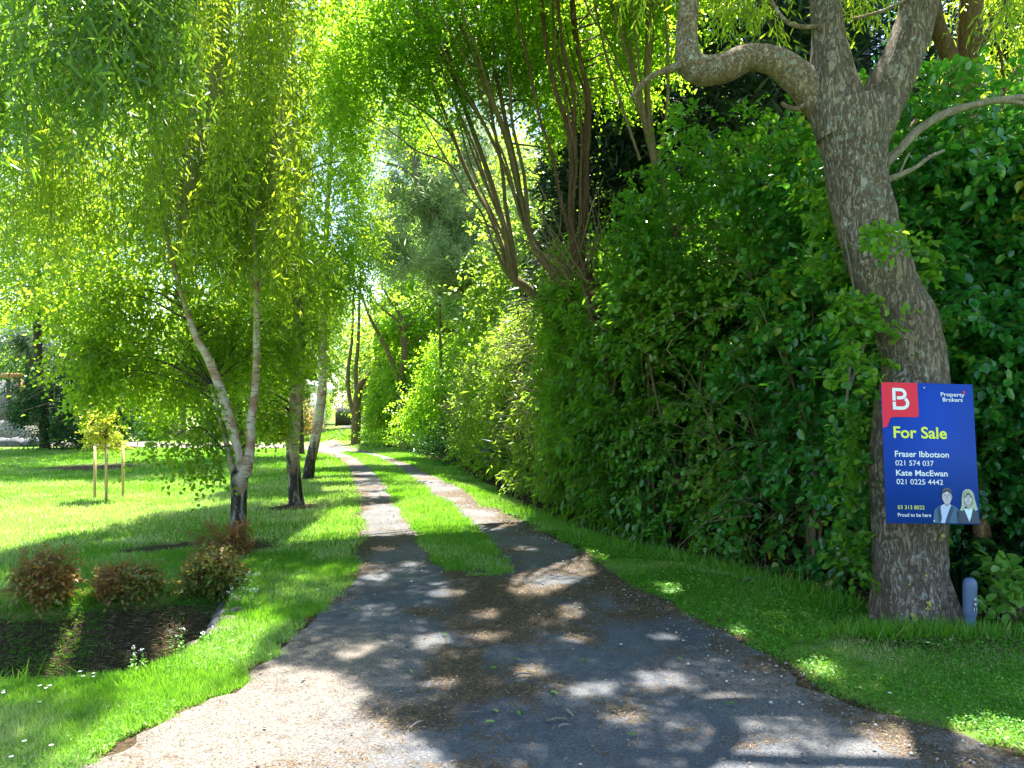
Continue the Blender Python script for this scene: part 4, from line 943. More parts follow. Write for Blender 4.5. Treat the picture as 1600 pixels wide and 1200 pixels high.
copse('many stemmed tree leaning left out of the hedge, crown over the drive, nearest the pine', 10.4,
      [[(868, 520, 26), (850, 478, 22), (826, 452, 20), (800, 428, 19), (790, 365, 13), (772, 300, 12), (752, 240, 11), (730, 180, 10), (706, 110, 9), (690, 50, 8), (672, -30, 6), (650, -160, 4)],
       [(826, 452, 16), (796, 430, 13), (784, 385, 11), (766, 335, 10), (745, 300, 10), (722, 250, 9), (702, 195, 8), (680, 140, 8), (655, 90, 6), (620, 40, 5), (590, -40, 3)],
       [(806, 432, 13), (800, 380, 10), (790, 320, 9), (784, 260, 8), (770, 190, 7), (760, 120, 6), (748, 40, 5), (740, -60, 4)],
       [(716, 268, 5), (690, 250, 5), (650, 235, 4), (610, 205, 3), (580, 190, 2)], [(706, 210, 5), (670, 180, 5), (630, 155, 4), (590, 135, 3)], [(780, 365, 5), (760, 350, 4), (740, 345, 3), (722, 330, 2)]],
      [bpx(640, 130, 10.5, 1.3, .9, .9, 210), bpx(600, 40, 10.2, 1.1, .8, 1.0, 170), bpx(560, -80, 10, 1.3, 1.0, 1.1, 100), bpx(700, 30, 11.2, 1.2, .8, 1.1, 150), bpx(560, 160, 11.5, .5, .8, .9, 80), bpx(690, 200, 11.4, .6, .6, .5, 60), bpx(640, -260, 10, 2.2, 1.8, 1.3, 120), bpx(760, 170, 12, .7, .6, .9, 90), (-2.3, 13.5, 8.2, 1.5, 1.8, 1.0, 260), (-3.2, 17.5, 8.8, 1.6, 2.2, 1.1, 260), (-1.2, 15.5, 7.6, 1.2, 1.8, 1.0, 170)])
copse('many stemmed tree with olive stems rising from the hedge top, second from the left', 9.9,
      [[(890, 470, 24), (862, 424, 20), (838, 392, 18), (824, 350, 15), (808, 285, 14), (794, 225, 13), (776, 175, 12), (760, 140, 11), (738, 80, 10), (712, 20, 9), (690, -60, 6)],
       [(838, 392, 15), (820, 340, 12), (806, 262, 11), (790, 190, 10), (778, 130, 9), (760, 70, 8), (738, 10, 7), (720, -80, 4)],
       [(826, 350, 10), (818, 270, 8), (800, 190, 7), (796, 110, 6), (786, 30, 5), (780, -70, 4)], [(792, 215, 6), (770, 150, 6), (772, 90, 5), (768, 20, 5), (770, -50, 3)]],
      [bpx(770, 20, 10.5, 1.2, 1.1, .9, 190), bpx(830, 80, 11, .9, .9, .8, 140), bpx(760, -160, 9.5, 2.0, 1.6, 1.2, 200), bpx(830, 190, 11.4, .5, .5, .8, 60)])
copse('many stemmed tree with reddish brown stems and dead side twigs, third from the left', 9.0,
      [[(925, 460, 26), (908, 412, 24), (896, 380, 20), (892, 320, 13), (893, 250, 12), (884, 190, 11), (868, 140, 11), (855, 80, 10), (847, 10, 9), (840, -80, 6)],
       [(908, 412, 18), (912, 350, 15), (916, 280, 14), (916, 210, 14), (920, 150, 13), (908, 100, 11), (896, 40, 10), (890, -60, 8)],
       [(896, 380, 12), (878, 320, 8), (862, 240, 7), (842, 180, 6), (828, 110, 6), (812, 40, 5), (800, -40, 3)], [(900, 240, 8), (896, 150, 7), (880, 80, 7), (872, 0, 6), (866, -70, 4)]],
      [bpx(880, 20, 9.6, 1.0, .9, .7, 130), bpx(900, -120, 8.8, 1.8, 1.5, 1.0, 300), bpx(960, 90, 10.2, .7, .7, .6, 80), bpx(850, 120, 10.6, .6, .6, .7, 60)], bark=M['bark_red'])
copse('many stemmed tree nearest the big forked tree, stems spreading in front of dark conifers', 8.6,
      [[(1050, 330, 24), (1030, 275, 20), (1018, 230, 17), (1004, 180, 13), (990, 120, 11), (972, 60, 10), (956, 10, 9), (940, -80, 6)],
       [(1030, 275, 15), (1014, 200, 12), (1010, 120, 11), (1012, 50, 11), (1010, -60, 8)], [(1026, 262, 9), (1040, 190, 7), (1044, 110, 7), (1040, 20, 6), (1042, -60, 4)], [(1000, 250, 7), (970, 160, 6), (948, 90, 6), (930, 10, 5)]],
      [bpx(1000, 40, 9.2, .8, .8, .6, 80), bpx(1020, -140, 8.4, 1.6, 1.4, 1.0, 260)])
# dead twiggy side shoots around the third one
dk = thing('dead_bush', 'tangle of bare reddish dead twigs at the hedge top before the third many stemmed tree', 'bush', (P(900, 400, 8.8)[0], 8.8, 0))
mb = MB()
for k in range(34):
    a = P(905 + random.gauss(0, 18), 425 + random.gauss(0, 12), 8.8 + random.uniform(-.2, .2)); ang = random.uniform(-1.3, .9)
    ln_ = random.uniform(.5, 1.5); e = a + np.array([math.sin(ang) * ln_ * .7 - .1, random.uniform(-.2, .2), math.cos(ang) * ln_]); m_ = (a + e) / 2 + rng.normal(size=3) * .08
    tube(mb, [a, m_, e], [.012, .008, .002], 8, 5, .2, 8)
q_ = P(905, 425, 8.8); tube(mb, [(q_[0] + .5, 9.0, 0), (q_[0] + .45, 9.0, 1.4), q_], [.05, .04, .02], 12, 8, .1, 5)
mb.build('stem', M['bark_stem'], dk, smooth=True)

# ------------------------------------------------------------------ the hedge: shrubs grown into one another
def hedge(name, label, y0, y1, h, depth, dens, leaf, mleaf, cl, kind=6, holes=.0, rsh=0.0, stems=26, up=0.0, droop=-.3, bulge=.35, hf=None, tw=.0018, xoff=0.0, hole_at=()):
    yc = (y0 + y1) / 2; root = thing(name, label, 'hedge' if 'hedge' in name else 'bush', (hx(yc) + .5, yc, 0))
    n = int(dens * (y1 - y0) * h)
    y = y0 + (y1 - y0) * rng.random(n) + rng.normal(size=n) * .08; z = .12 + (h - .12) * rng.random(n)
    hh = h + (fbm(np.stack([y, y * 0], -1), 1.6, 3) - .5) * 1.5 + rng.random(n) ** 3 * .5
    if hf is not None: hh = hf(y)
    z = z / h * hh
    dd_ = rng.random(n) ** 1.8 * depth
    f = (fbm(np.stack([y, z], -1), 1.5, 3, 5) - .5) * bulge * 2.8
    over = np.clip(1 - z / .8, 0, 1) * .18 + np.clip(z / hh - .75, 0, 1) * 1.6
    x = hx(y) + .22 + dd_ + f + over + xoff
    c = np.stack([x, y, z], -1)
    if holes: 
        w = fbm(np.stack([y, z], -1), 1.7, 2, 12); c = c[~((w < holes) & (dd_ < depth * .7))]
    for (px, py, rx, ry) in hole_at:
        q = 800 + c[:, 0] * F / c[:, 1]; v = HZ + (H - c[:, 2]) * F / c[:, 1]
        c = c[~((((q - px) / rx) ** 2 + ((v - py) / ry) ** 2 < 1) & (rng.random(len(c)) > .12))]
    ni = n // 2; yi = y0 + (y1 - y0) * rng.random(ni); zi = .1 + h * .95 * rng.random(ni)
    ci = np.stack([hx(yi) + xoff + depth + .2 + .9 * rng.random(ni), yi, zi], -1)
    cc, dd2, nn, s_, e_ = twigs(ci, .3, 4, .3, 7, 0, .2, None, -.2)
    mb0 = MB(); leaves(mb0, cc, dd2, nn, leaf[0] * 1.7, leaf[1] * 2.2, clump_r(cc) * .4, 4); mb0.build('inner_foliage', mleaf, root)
    cc, dd2, nn, s_, e_ = twigs(c, cl[0], cl[1], cl[2], cl[3], up, .5, np.array([hx(yc) + 1.6, yc, h * .4]), droop)
    mb = MB(); leaves(mb, cc, dd2, nn, leaf[0] * (.65 + .6 * rng.random(len(cc))), leaf[1] * (.7 + .5 * rng.random(len(cc))), np.clip(clump_r(cc, 1.1) + rsh, 0, 1), kind, .18, .12)
    mb.build('foliage', mleaf, root)
    t = MB(); stick(t, s_, e_, tw)
    t.build('twig', M['twig'], root)
    t = MB()
    for k in range(stems // 5):
        yy = random.uniform(y0 + .7, y1); a = np.array([hx(yy) + .55 + random.random() * .5 + xoff, yy, 0]); hh_ = h * random.uniform(.6, .98)
        e = a + np.array([random.gauss(-.1, .3), random.gauss(0, .35), hh_]); m_ = (a + e) / 2 + rng.normal(size=3) * .16
        t = MB(); tube(t, [a, m_, e], [.022, .014, .004], 12, 6, .15, 6); t.build('stem', M['bark_stem'], root, smooth=True)
    return root
holesA = [(1175, 470, 34, 50), (1170, 645, 60, 30), (1215, 795, 45, 38)]
hedge('hedge_shrub', 'dark glossy shrub with a tangle of bare twigs, just left of the big forked tree', 5.15, 6.9, 3.75, 1.3, 88, (.078, .056), M['glossy2'], (.2, 4, .20, 8), 6, .36, .0, 30, hole_at=holesA, bulge=.28)
hedge('hedge_shrub', 'mid green leafy shrub in the hedge between the twiggy glossy shrub and the laurel', 6.8, 8.4, 4.0, 1.3, 84, (.080, .050), M['glossy'], (.22, 4, .22, 8), 6, .32, .05, 24)
hedge('laurel_shrub', 'broad green laurel with drooping pointed leaves in the middle of the hedge', 8.2, 10.4, 3.45, 1.3, 80, (.115, .044), M['laurel'], (.24, 4, .24, 8), 6, .28, .1, 20, droop=-.6)
hedge('fine_leaved_hedge', 'yellow green fine leaved hedge, farther along the drive before the laurel', 10.2, 14.2, 2.9, 1.2, 72, (.10, .026), M['bamboo'], (.26, 5, .26, 8), 4, .25, .1, 16, droop=-.5, hf=lambda y: 3.5 - (y - 10.2) * .12 + (fbm(np.stack([y, y * 0], -1), 1.6, 2) - .5) * .8)
hedge('hedge_shrub', 'bushy dark green shrub at the far end of the hedge', 14.0, 18.5, 2.6, 1.4, 44, (.085, .05), M['copse_leaf'], (.3, 5, .3, 8), 4, .25, .0, 10, hf=lambda y: 3.3 + (fbm(np.stack([y, y * 0], -1), .9, 2) - .5) * 1.6)
hedge('fern_bank', 'low dark plants at the foot of the trees beyond the hedge', 18.2, 27, .9, 1.5, 40, (.12, .04), M['darkleaf'], (.3, 5, .3, 8), 4, .2, .3, 0, xoff=-.2)
# bare twigs in the holes
dk = thing('dead_bush', 'mass of grey bare curling twigs in a dark hollow of the hedge', 'bush', (2.75, 6.4, 0))
mb = MB()
for (px, py, sx_, sy_, n) in ((1180, 650, 42, 26, 46), (1170, 450, 30, 45, 16), (1215, 790, 38, 26, 34)):
    for k in range(n):
        a = P(px + random.gauss(0, sx_), py + random.gauss(0, sy_), 6.55 + random.uniform(-.1, .5)); v_ = rng.normal(size=3) * np.array([.28, .10, .25])
        tube(mb, [a, a + v_ + [0, 0, .08], a + v_ * 1.8 + rng.normal(size=3) * .12, a + v_ * 2.2 + rng.normal(size=3) * .2], [.0045, .0035, .0025, .001], 9, 4, 0, 4)
for k in range(9): 
    a = np.array([2.6 + random.random() * .6, 6.3 + random.random() * .5, 0]); tube(mb, [a, a + [random.gauss(0, .1), 0, 1.2], a + [random.gauss(0, .25), 0, 2.4]], [.02, .014, .004], 12, 6, .1, 5)
mb.build('stem', M['bark_stem'], dk, smooth=True)
# glossy broad-leaved bush to the right of and behind the forked tree
rb = thing('glossy_bush', 'tall glossy round leaved bush filling the right edge behind the sale board', 'bush', (4.0, 5.9, 0))
c = blobs([bpx(1540, 390, 5.8, .75, .5, .62, 240), bpx(1470, 430, 5.9, .45, .4, .55, 130), bpx(1590, 480, 5.6, .55, .5, .7, 220), bpx(1490, 330, 6.0, .45, .4, .3, 60), bpx(1610, 290, 5.7, .45, .4, .45, 110), bpx(1560, 600, 5.7, .5, .4, .4, 110), bpx(1640, 620, 5.6, .6, .5, .9, 160), bpx(1590, 720, 5.9, .3, .3, .4, 50), bpx(1690, 420, 5.6, .7, .6, .9, 140)], .36, 1.6, lit=False, zmin=.2)
cc, dd2, nn, s_, e_ = twigs(c, .16, 4, .2, 8, .05, .5, np.array([4, 6.2, 2.2]), -.2)
mb = MB(); leaves(mb, cc, dd2, nn, .07 * (.7 + .6 * rng.random(len(cc))), .052 * (.7 + .5 * rng.random(len(cc))), clump_r(cc, 1.3), 6, .18, .12); mb.build('foliage', M['glossy2'], rb)
t = MB(); stick(t, s_, e_, .0018); t.build('twig', M['twig'], rb)
t = MB(); pts, rad = pp([(1555, 1000, 30), (1530, 800, 24), (1515, 700, 20), (1528, 655, 20), (1560, 620, 18), (1590, 585, 15), (1600, 520, 12), (1590, 400, 8)], 5.7); tube(t, pts, rad, 40, 12, .1, 6); t.build('stem', M['bark_tan'], rb, smooth=True)
# leafy sprays in front of the trunk and beside it
sp_ = thing('leafy_spray', 'sprays of round leaves on thin shoots crossing in front of the forked trunk', 'bush', (P(1330, 640, 5.0)[0], 5.15, 0))
c = []
for (px, py, d, sx_, sy_, n) in ((1385, 375, 4.6, 20, 8, 14), (1345, 370, 4.9, 16, 12, 6), (1330, 490, 4.9, 28, 28, 26), (1310, 400, 5.2, 28, 30, 34), (1345, 560, 4.85, 22, 30, 20), (1300, 320, 5.4, 26, 22, 20), (1370, 470, 4.72, 14, 16, 5), (1440, 400, 5.1, 26, 26, 16), (1340, 720, 5.1, 16, 60, 26), (1330, 850, 5.1, 20, 40, 22), (1460, 500, 5.2, 18, 30, 12)):
    for _ in range(n): c.append(P(px + random.gauss(0, sx_), py + random.gauss(0, sy_), d + random.gauss(0, .05)))
c = np.array(c); cc, dd2, nn, s_, e_ = twigs(c, .05, 2, .10, 5, .1, .0, None, -.1)
mb = MB(); leaves(mb, cc, dd2, nn, .058 * (.7 + .6 * rng.random(len(cc))), .044, np.clip(.72 + rng.normal(size=len(cc)) * .22, 0, 1), 6, .18, .12); mb.build('foliage', M['laurel'], sp_)  # sunlit look put into the colour: leaves shifted to the paler end
t = MB(); stick(t, s_, e_, .0016)
for a in ([(1322, 640, 4), (1325, 480, 4), (1300, 380, 3)], [(1330, 600, 5), (1345, 520, 4), (1345, 420, 4), (1385, 378, 3)], [(1325, 500, 4), (1360, 480, 3), (1375, 470, 2)]):
    pts, rad = pp(a, 5.15); pts = [p + np.array([0, -.1 * k, 0]) for k, p in enumerate(pts)]; tube(t, pts, rad, 24, 6, .1, 6)
t.build('stem', M['bark_grey'], sp_, smooth=True)
# strap-leaved clump in the dark behind the marker post
sb_ = thing('strap_leaf_plant', 'dark strap leaved clump in deep shade behind the marker post', 'plant', (3.65, 5.6, 0))
mb = MB(); n = 900; a_ = rng.random(n) * 2 * pi; base = np.stack([3.3 + rng.random(n) * 1.3, 5.3 + rng.random(n) * .7, np.zeros(n)], -1)
for k in range(n):
    L_ = random.uniform(.5, 1.0); dx, dy = cos(a_[k]) * .5, sin(a_[k]) * .5; w_ = .014
    t_ = np.linspace(0, 1, 6); q = base[k] + np.stack([dx * t_ ** 1.6 * L_, dy * t_ ** 1.6 * L_, L_ * (t_ * 1.15 - t_ ** 2.4 * .75)], -1)
    sd = np.array([-dy, dx, 0]) * w_ / .5 * 1.0; ww = (1 - t_ ** 3)[:, None]
    v = np.concatenate([q + sd * ww, q - sd * ww]); mb.add(v, [[i, i + 1, 7 + i, 6 + i] for i in range(5)], random.random())
mb.build('foliage', M['strap'], sb_)
for (px, py, d, s, lab) in ((1585, 930, 4.95, .34, 'light green broad leaved seedling at the right edge beyond the marker post'),):
    q = P(px, 965, d); r_ = thing('seedling_bush', lab, 'plant', (q[0], d, 0)); c = np.array([[q[0] + random.gauss(0, .12), d + random.gauss(0, .1), random.uniform(.08, .42)] for _ in range(34)])
    cc, dd2, nn, s_, e_ = twigs(c, .05, 2, .1, 4, .3, 0, None, -.2); mb = MB(); leaves(mb, cc, dd2, nn, .075, .05, np.clip(.6 + rng.normal(size=len(cc)) * .2, 0, 1), 6, .15, .15); mb.build('foliage', M['weed'], r_)
    t = MB(); stick(t, np.array([[q[0], d, 0]] * 34), c, .003); t.build('stem', M['twig'], r_)

# ------------------------------------------------------------------ dark trees behind the hedge
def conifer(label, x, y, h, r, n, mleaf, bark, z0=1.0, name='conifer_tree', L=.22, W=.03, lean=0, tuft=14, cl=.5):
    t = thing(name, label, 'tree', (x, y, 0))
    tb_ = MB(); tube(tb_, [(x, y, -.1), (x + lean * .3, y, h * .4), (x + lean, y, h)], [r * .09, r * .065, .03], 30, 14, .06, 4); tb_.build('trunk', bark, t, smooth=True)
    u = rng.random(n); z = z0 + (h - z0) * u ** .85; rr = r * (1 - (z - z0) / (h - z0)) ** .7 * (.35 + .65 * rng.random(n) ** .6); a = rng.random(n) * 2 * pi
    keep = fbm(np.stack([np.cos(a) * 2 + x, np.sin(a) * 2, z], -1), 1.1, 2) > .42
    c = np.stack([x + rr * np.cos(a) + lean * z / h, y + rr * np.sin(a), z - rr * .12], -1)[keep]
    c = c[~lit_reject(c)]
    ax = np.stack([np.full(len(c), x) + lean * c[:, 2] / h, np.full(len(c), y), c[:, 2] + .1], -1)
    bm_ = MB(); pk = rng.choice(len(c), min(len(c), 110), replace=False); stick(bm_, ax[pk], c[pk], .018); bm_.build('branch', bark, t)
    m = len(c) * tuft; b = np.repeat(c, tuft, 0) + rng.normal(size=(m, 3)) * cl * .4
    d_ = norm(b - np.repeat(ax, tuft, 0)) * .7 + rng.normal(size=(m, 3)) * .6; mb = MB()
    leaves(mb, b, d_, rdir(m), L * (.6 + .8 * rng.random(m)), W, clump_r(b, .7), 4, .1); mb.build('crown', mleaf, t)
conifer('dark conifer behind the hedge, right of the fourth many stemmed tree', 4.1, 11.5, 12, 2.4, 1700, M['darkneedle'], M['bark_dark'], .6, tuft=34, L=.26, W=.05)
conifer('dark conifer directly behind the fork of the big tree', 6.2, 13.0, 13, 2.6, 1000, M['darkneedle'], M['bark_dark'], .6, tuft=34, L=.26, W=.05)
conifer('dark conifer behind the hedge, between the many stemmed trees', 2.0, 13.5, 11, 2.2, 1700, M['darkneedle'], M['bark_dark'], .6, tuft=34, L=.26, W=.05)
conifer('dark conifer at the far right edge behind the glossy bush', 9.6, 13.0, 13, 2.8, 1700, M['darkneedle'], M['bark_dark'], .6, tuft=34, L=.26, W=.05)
rt = thing('old_tree', 'reddish torn bark tree with a crooked limb behind the glossy bush', 'tree', (P(1510, 0, 8)[0], 8, 0))
pts8 = lambda a: ([P(x, y, 8.0) for x, y, w in a], [.74 * w / 2 * 8.0 / F for x, y, w in a])
tb_ = MB()
for a in ([(1500, 850, 60), (1498, 600, 50), (1502, 430, 44), (1506, 300, 44), (1510, 180, 46), (1515, 80, 48), (1520, -40, 44), (1530, -260, 30), (1520, -500, 16)],
          [(1500, 150, 40), (1482, 85, 34), (1465, 40, 32), (1455, -20, 28), (1440, -150, 18)],
          [(1385, 252, 4), (1398, 236, 6), (1430, 190, 9), (1470, 138, 13), (1510, 95, 17), (1550, 45, 21), (1578, -10, 24), (1600, -120, 24), (1570, -300, 20), (1526, -420, 18)], [(1490, 400, 18), (1465, 260, 14), (1448, 220, 9), (1430, 180, 6)],
          [(1560, 230, 12), (1562, 160, 12), (1590, 110, 12), (1640, 70, 10)], [(1545, 20, 5), (1566, 100, 6), (1568, 170, 5)]):
    p_, r_ = pts8(a); tube(tb_, p_, r_, 60, 18, .12, 5)
tb_.build('trunk', M['bark_red'], rt, smooth=True)
c = blobs([bpx(1580, 60, 8.3, .8, .6, .8, 90), bpx(1560, -200, 8, 1.8, 1.6, 1.0, 200)], .38, 1.0)
cc, dd2, nn, s_, e_ = twigs(c, .25, 4, .4, 9, -.7, .2, None, -.8); mb = MB(); leaves(mb, cc, dd2, nn, .08, .018, clump_r(cc), 4); mb.build('crown', M['willow'], rt)
# broad trees behind the whole hedge close the gaps low down
def broad(label, x, y, h, r, n, mleaf, L=.10, W=.075, name='broadleaf_tree', z0=.8, trunk=.16, bark=None, cl=(.45, 5, .5, 8), lit=True, thr=.40):
    t = thing(name, label, 'tree', (x, y, 0))
    bl = [(x, y, z0 + (h - z0) * .5, r, r, (h - z0) * .5, int(n * .55)), (x - r * .4, y - r * .3, z0 + (h - z0) * .35, r * .7, r * .7, (h - z0) * .3, int(n * .22)), (x + r * .35, y + .2, z0 + (h - z0) * .72, r * .7, r * .7, (h - z0) * .28, int(n * .23))]
    shape_tree(t, [([np.array([x, y, -.1]), np.array([x + .1, y, h * .3]), np.array([x - .1, y + .1, h * .65]), np.array([x, y, h * .9])], [trunk, trunk * .8, trunk * .5, .03])], bark or M['bark_dark'], (L, W), bl, mleaf, cl, 18, thr, .7, brad=.03, lit=lit, zmin=.15)
broad('rounded tree behind the laurel, its dark leaves seen above the hedge', 2.9, 10.2, 5.0, 1.6, 420, M['glossy'], .07, .045, trunk=.1)
broad('dark leafy tree directly behind the twiggy shrub', 4.2, 8.6, 4.6, 1.5, 420, M['glossy'], .065, .045, trunk=.1)
broad('dark leafy tree behind the glossy bush at right', 7.2, 9.2, 3.8, 1.8, 380, M['darkleaf'], .09, .06, trunk=.1)

broad('green tree behind the third many stemmed tree, its crown above the hedge', 3.6, 15.5, 9.0, 2.2, 620, M['copse_leaf'], .11, .08, trunk=.14)
broad('dark tree behind the gap between the conifers', 4.9, 16.5, 10.5, 2.4, 520, M['darkleaf'], .15, .10, trunk=.2)
broad('dark tree right of the gap between the conifers', 9.2, 17.0, 10.5, 2.6, 500, M['darkleaf'], .15, .10, trunk=.2)
broad('green tree behind the second many stemmed tree', 1.2, 18.0, 8.5, 2.4, 560, M['farleaf'], .12, .09, trunk=.14)
# pine beyond, leaning
pn = thing('pine_tree', 'pale grey green pine with leaning trunk beyond the many stemmed trees', 'tree', (P(800, 690, 20)[0], 20, 0))
tb_ = MB(); D_ = 20.
for a in ([(830, 730, 24), (815, 600, 21), (775, 480, 16), (730, 440, 14), (700, 400, 13), (680, 340, 12), (660, 290, 10), (640, 230, 9), (615, 100, 8), (600, 0, 5)], [(770, 470, 8), (720, 455, 8), (660, 420, 7), (600, 390, 6), (560, 370, 3)], [(672, 320, 6), (720, 300, 5), (760, 280, 3)], [(655, 280, 6), (620, 260, 5), (590, 250, 3)], [(690, 370, 6), (740, 395, 5), (780, 400, 3)], [(735, 462, 8), (755, 470, 6), (770, 468, 3)]):
    tube(tb_, [P(x, y, D_) for x, y, w in a], [w / 2 * D_ / F for x, y, w in a], 40, 12, .08, 4)
tb_.build('trunk', M['bark_grey'], pn, smooth=True)
c = blobs([bpx(640, 300, 20, .9, .9, .8, 120), bpx(720, 330, 20.5, 1.4, 1.1, 1.1, 260), bpx(690, 420, 20, 1.5, 1.2, .7, 240), bpx(780, 380, 20.5, 1.2, 1.1, 1.2, 200), bpx(620, 380, 19.6, 1.0, .9, .6, 130), bpx(740, 240, 21, 1.6, 1.3, .9, 220), bpx(640, 200, 21, 1.0, 1.2, .9, 140), bpx(600, 60, 21, 1.6, 1.5, 1.6, 200), bpx(760, 100, 22, 2.4, 1.5, 1.6, 260), bpx(770, 500, 20, .9, .9, .5, 80), bpx(860, 300, 22, 1.6, 1.3, 1.6, 160)], .40, .9)
c = np.repeat(c, 2, 0) + rng.normal(size=(len(c) * 2, 3)) * .2; m = len(c) * 26; b = np.repeat(c, 26, 0) + rng.normal(size=(m, 3)) * .10; ax = np.repeat(rdir(len(c), .3), 26, 0); mb = MB()
leaves(mb, b, ax * 1.2 + rng.normal(size=(m, 3)) * .45, rdir(m), .24, .026, np.clip(np.repeat(clump_r(c, .8), 26) + rng.normal(size=m) * .08, 0, 1), 4, .0); mb.build('crown', M['pine'], pn)

# mid-distance trees right of the far drive
def midtree(label, d, trunks, bl, mleaf, L=.10, W=.07, bark=None, cl=(.4, 5, .45, 8), thr=.41, br=24, x=None):
    p = P(trunks[0][0][0], trunks[0][0][1], d); t = thing('roadside_tree', label, 'tree', (p[0], d, 0), 'trees along the far drive')
    trunks = [a + [(2 * a[-1][0] - a[-2][0], 2 * a[-1][1] - a[-2][1], 1)] for a in trunks]
    shape_tree(t, [stem(a, d, .85) for a in trunks], bark or M['bark_stem'], (L, W), bl, mleaf, cl, br, thr, .7, brad=.03, zmin=.3)
midtree('rough barked tree forking near the ground, leftmost of the row by the far drive', 30,
        [[(556, 700, 24), (556, 688, 18), (557, 650, 16), (560, 610, 13), (572, 590, 8), (590, 575, 5)], [(555, 650, 12), (546, 620, 8), (544, 580, 7), (550, 530, 5), (552, 470, 4)], [(558, 620, 9), (556, 580, 8), (560, 530, 6), (562, 450, 4)]],
        [bpx(560, 540, 31, 1.3, 1.5, 1.6, 150), bpx(540, 440, 31, 1.5, 1.5, 1.6, 170), bpx(590, 580, 30, .8, 1.0, 1.0, 80), bpx(560, 320, 31, 2.2, 2, 2.2, 300)], M['birch_leaf'], .13, .1)
midtree('dark tree with curved pale limb, second in the row by the far drive', 26,
        [[(632, 700, 20), (628, 680, 15), (625, 620, 13), (628, 580, 11), (632, 540, 9), (628, 500, 7), (610, 470, 4)], [(624, 600, 10), (610, 560, 8), (596, 530, 7), (580, 500, 6), (568, 470, 4)], [(630, 545, 7), (622, 505, 6), (600, 485, 4)]],
        [bpx(650, 600, 27, 1.1, 1.2, 1.6, 170), bpx(620, 480, 27, 1.3, 1.2, 1.2, 130), bpx(600, 620, 28, .9, 1.0, 1.1, 110), bpx(680, 500, 27, 1.3, 1.2, 1.2, 150), bpx(590, 500, 27, 1.2, 1.2, 1.0, 130), bpx(640, 420, 27.5, 1.4, 1.2, .9, 150)], M['copse_leaf'], .12, .09)
midtree('thin straight dark trunk, third in the row, nearest the hedge end', 20,
        [[(693, 712, 9), (692, 690, 7), (690, 620, 6), (688, 540, 5), (686, 440, 4)]],
        [bpx(690, 560, 20.5, .9, .9, 1.3, 190), bpx(720, 620, 20, .7, .8, 1.0, 120), bpx(670, 650, 21, .8, .8, .8, 110), bpx(740, 540, 20, .8, .8, .8, 110)], M['copse_leaf'], .08, .055)
def bush(name, label, x, y, r, h, n, mleaf, L, W, cl=(.22, 5, .25, 7), kind=4, lit=False, thr=.36, group=None, rs=0.0, stems=6):
    t = thing(name, label, 'bush', (x, y, float(gz(np.array(x), np.array(y)))), group); z0 = t.location.z
    c = blobs([(x, y, z0 + h * .5, r, r, h * .5, n)] if group is None else [(x + random.uniform(-.6, .6) * r, y + random.uniform(-.5, .5) * r, z0 + h * random.uniform(.28, .62), r * random.uniform(.4, .65), r * .5, h * random.uniform(.25, .42), n // 4) for _ in range(6)], thr, 2.0, lit, zmin=z0 + .03)
    cc, dd2, nn, s_, e_ = twigs(c, cl[0], cl[1], cl[2], cl[3], .2, .6, np.array([x, y, z0 + h * .3]), -.15)
    mb = MB(); leaves(mb, cc, dd2, nn, L * (.7 + .6 * rng.random(len(cc))), W, np.clip(clump_r(cc, 2.0) + rs, 0, 1), kind, .15, .1); mb.build('foliage', mleaf, t)
    s = MB()
    for k in range(stems):
        e = c[rng.integers(len(c))]; tube(s, [(x + random.gauss(0, .03), y, z0 - .03), (np.array([x, y, z0]) + e) / 2 + rng.normal(size=3) * .02, e], [.012, .008, .003], 8, 5, .1, 6)
    stick(s, s_, e_, .0015); s.build('stem', M['twig'], t); return t
p = G(590, 694); bush('roadside_shrub', 'light green shrub between the first two trees of the row by the far drive', p[0], p[1] + .5, 1.2, 1.8, 150, M['copse_leaf'], .09, .06, (.3, 5, .35, 7))
p = G(672, 702); bush('roadside_shrub', 'light green shrub between the second and the thin third tree of the row', p[0] + .2, p[1] - 1, 1.0, 2.0, 150, M['birch_leaf'], .08, .055, (.3, 5, .3, 7))
p = G(740, 745); bush('roadside_shrub', 'lush yellow green bush bulging over the verge at the far hedge end', -.2, 15.2, 1.1, 2.9, 330, M['bamboo'], .075, .03, (.26, 5, .3, 7))

LEAFLIT = False
# ------------------------------------------------------------------ left garden
p = G(100, 704); bush('dark_shrub', 'large dark rounded shrub on the far side of the left lawn', p[0], p[1] + 1.0, 2.1, 3.2, 520, M['darkleaf'], .13, .06, (.35, 5, .4, 8), rs=.1)
p = G(430, 692); bush('brownish_shrub', 'olive brown shrub beyond the lawn, seen right of the twin birch', p[0], p[1] + 2.0, 1.2, 1.7, 170, M['brownleaf'], .10, .06, (.3, 5, .35, 7))
p = G(360, 690); bush('garden_shrub', 'green shrub behind the lawn, left of the brownish one', p[0], p[1] + 2.5, 1.4, 1.8, 190, M['farleaf'], .1, .07, (.3, 5, .35, 7))
p = G(20, 690); bush('garden_shrub', 'dark green shrub at the left edge beneath the palm, behind the boulders', p[0] + .2, p[1] + 2.6, 1.5, 2.3, 260, M['darkleaf'], .13, .08, (.3, 5, .35, 7), rs=.4)
p = G(170, 692); bush('garden_shrub', 'broad green shrub just right of the dark rounded shrub, behind the sapling', p[0], p[1] + 3.0, 1.7, 3.0, 300, M['copse_leaf'], .12, .08, (.3, 5, .4, 7))
p = G(240, 690); bush('garden_shrub', 'green shrub before the grey wall, right of the big dark rounded shrub', p[0], p[1] + 3.5, 1.5, 2.0, 170, M['farleaf'], .1, .07, (.3, 5, .35, 7))
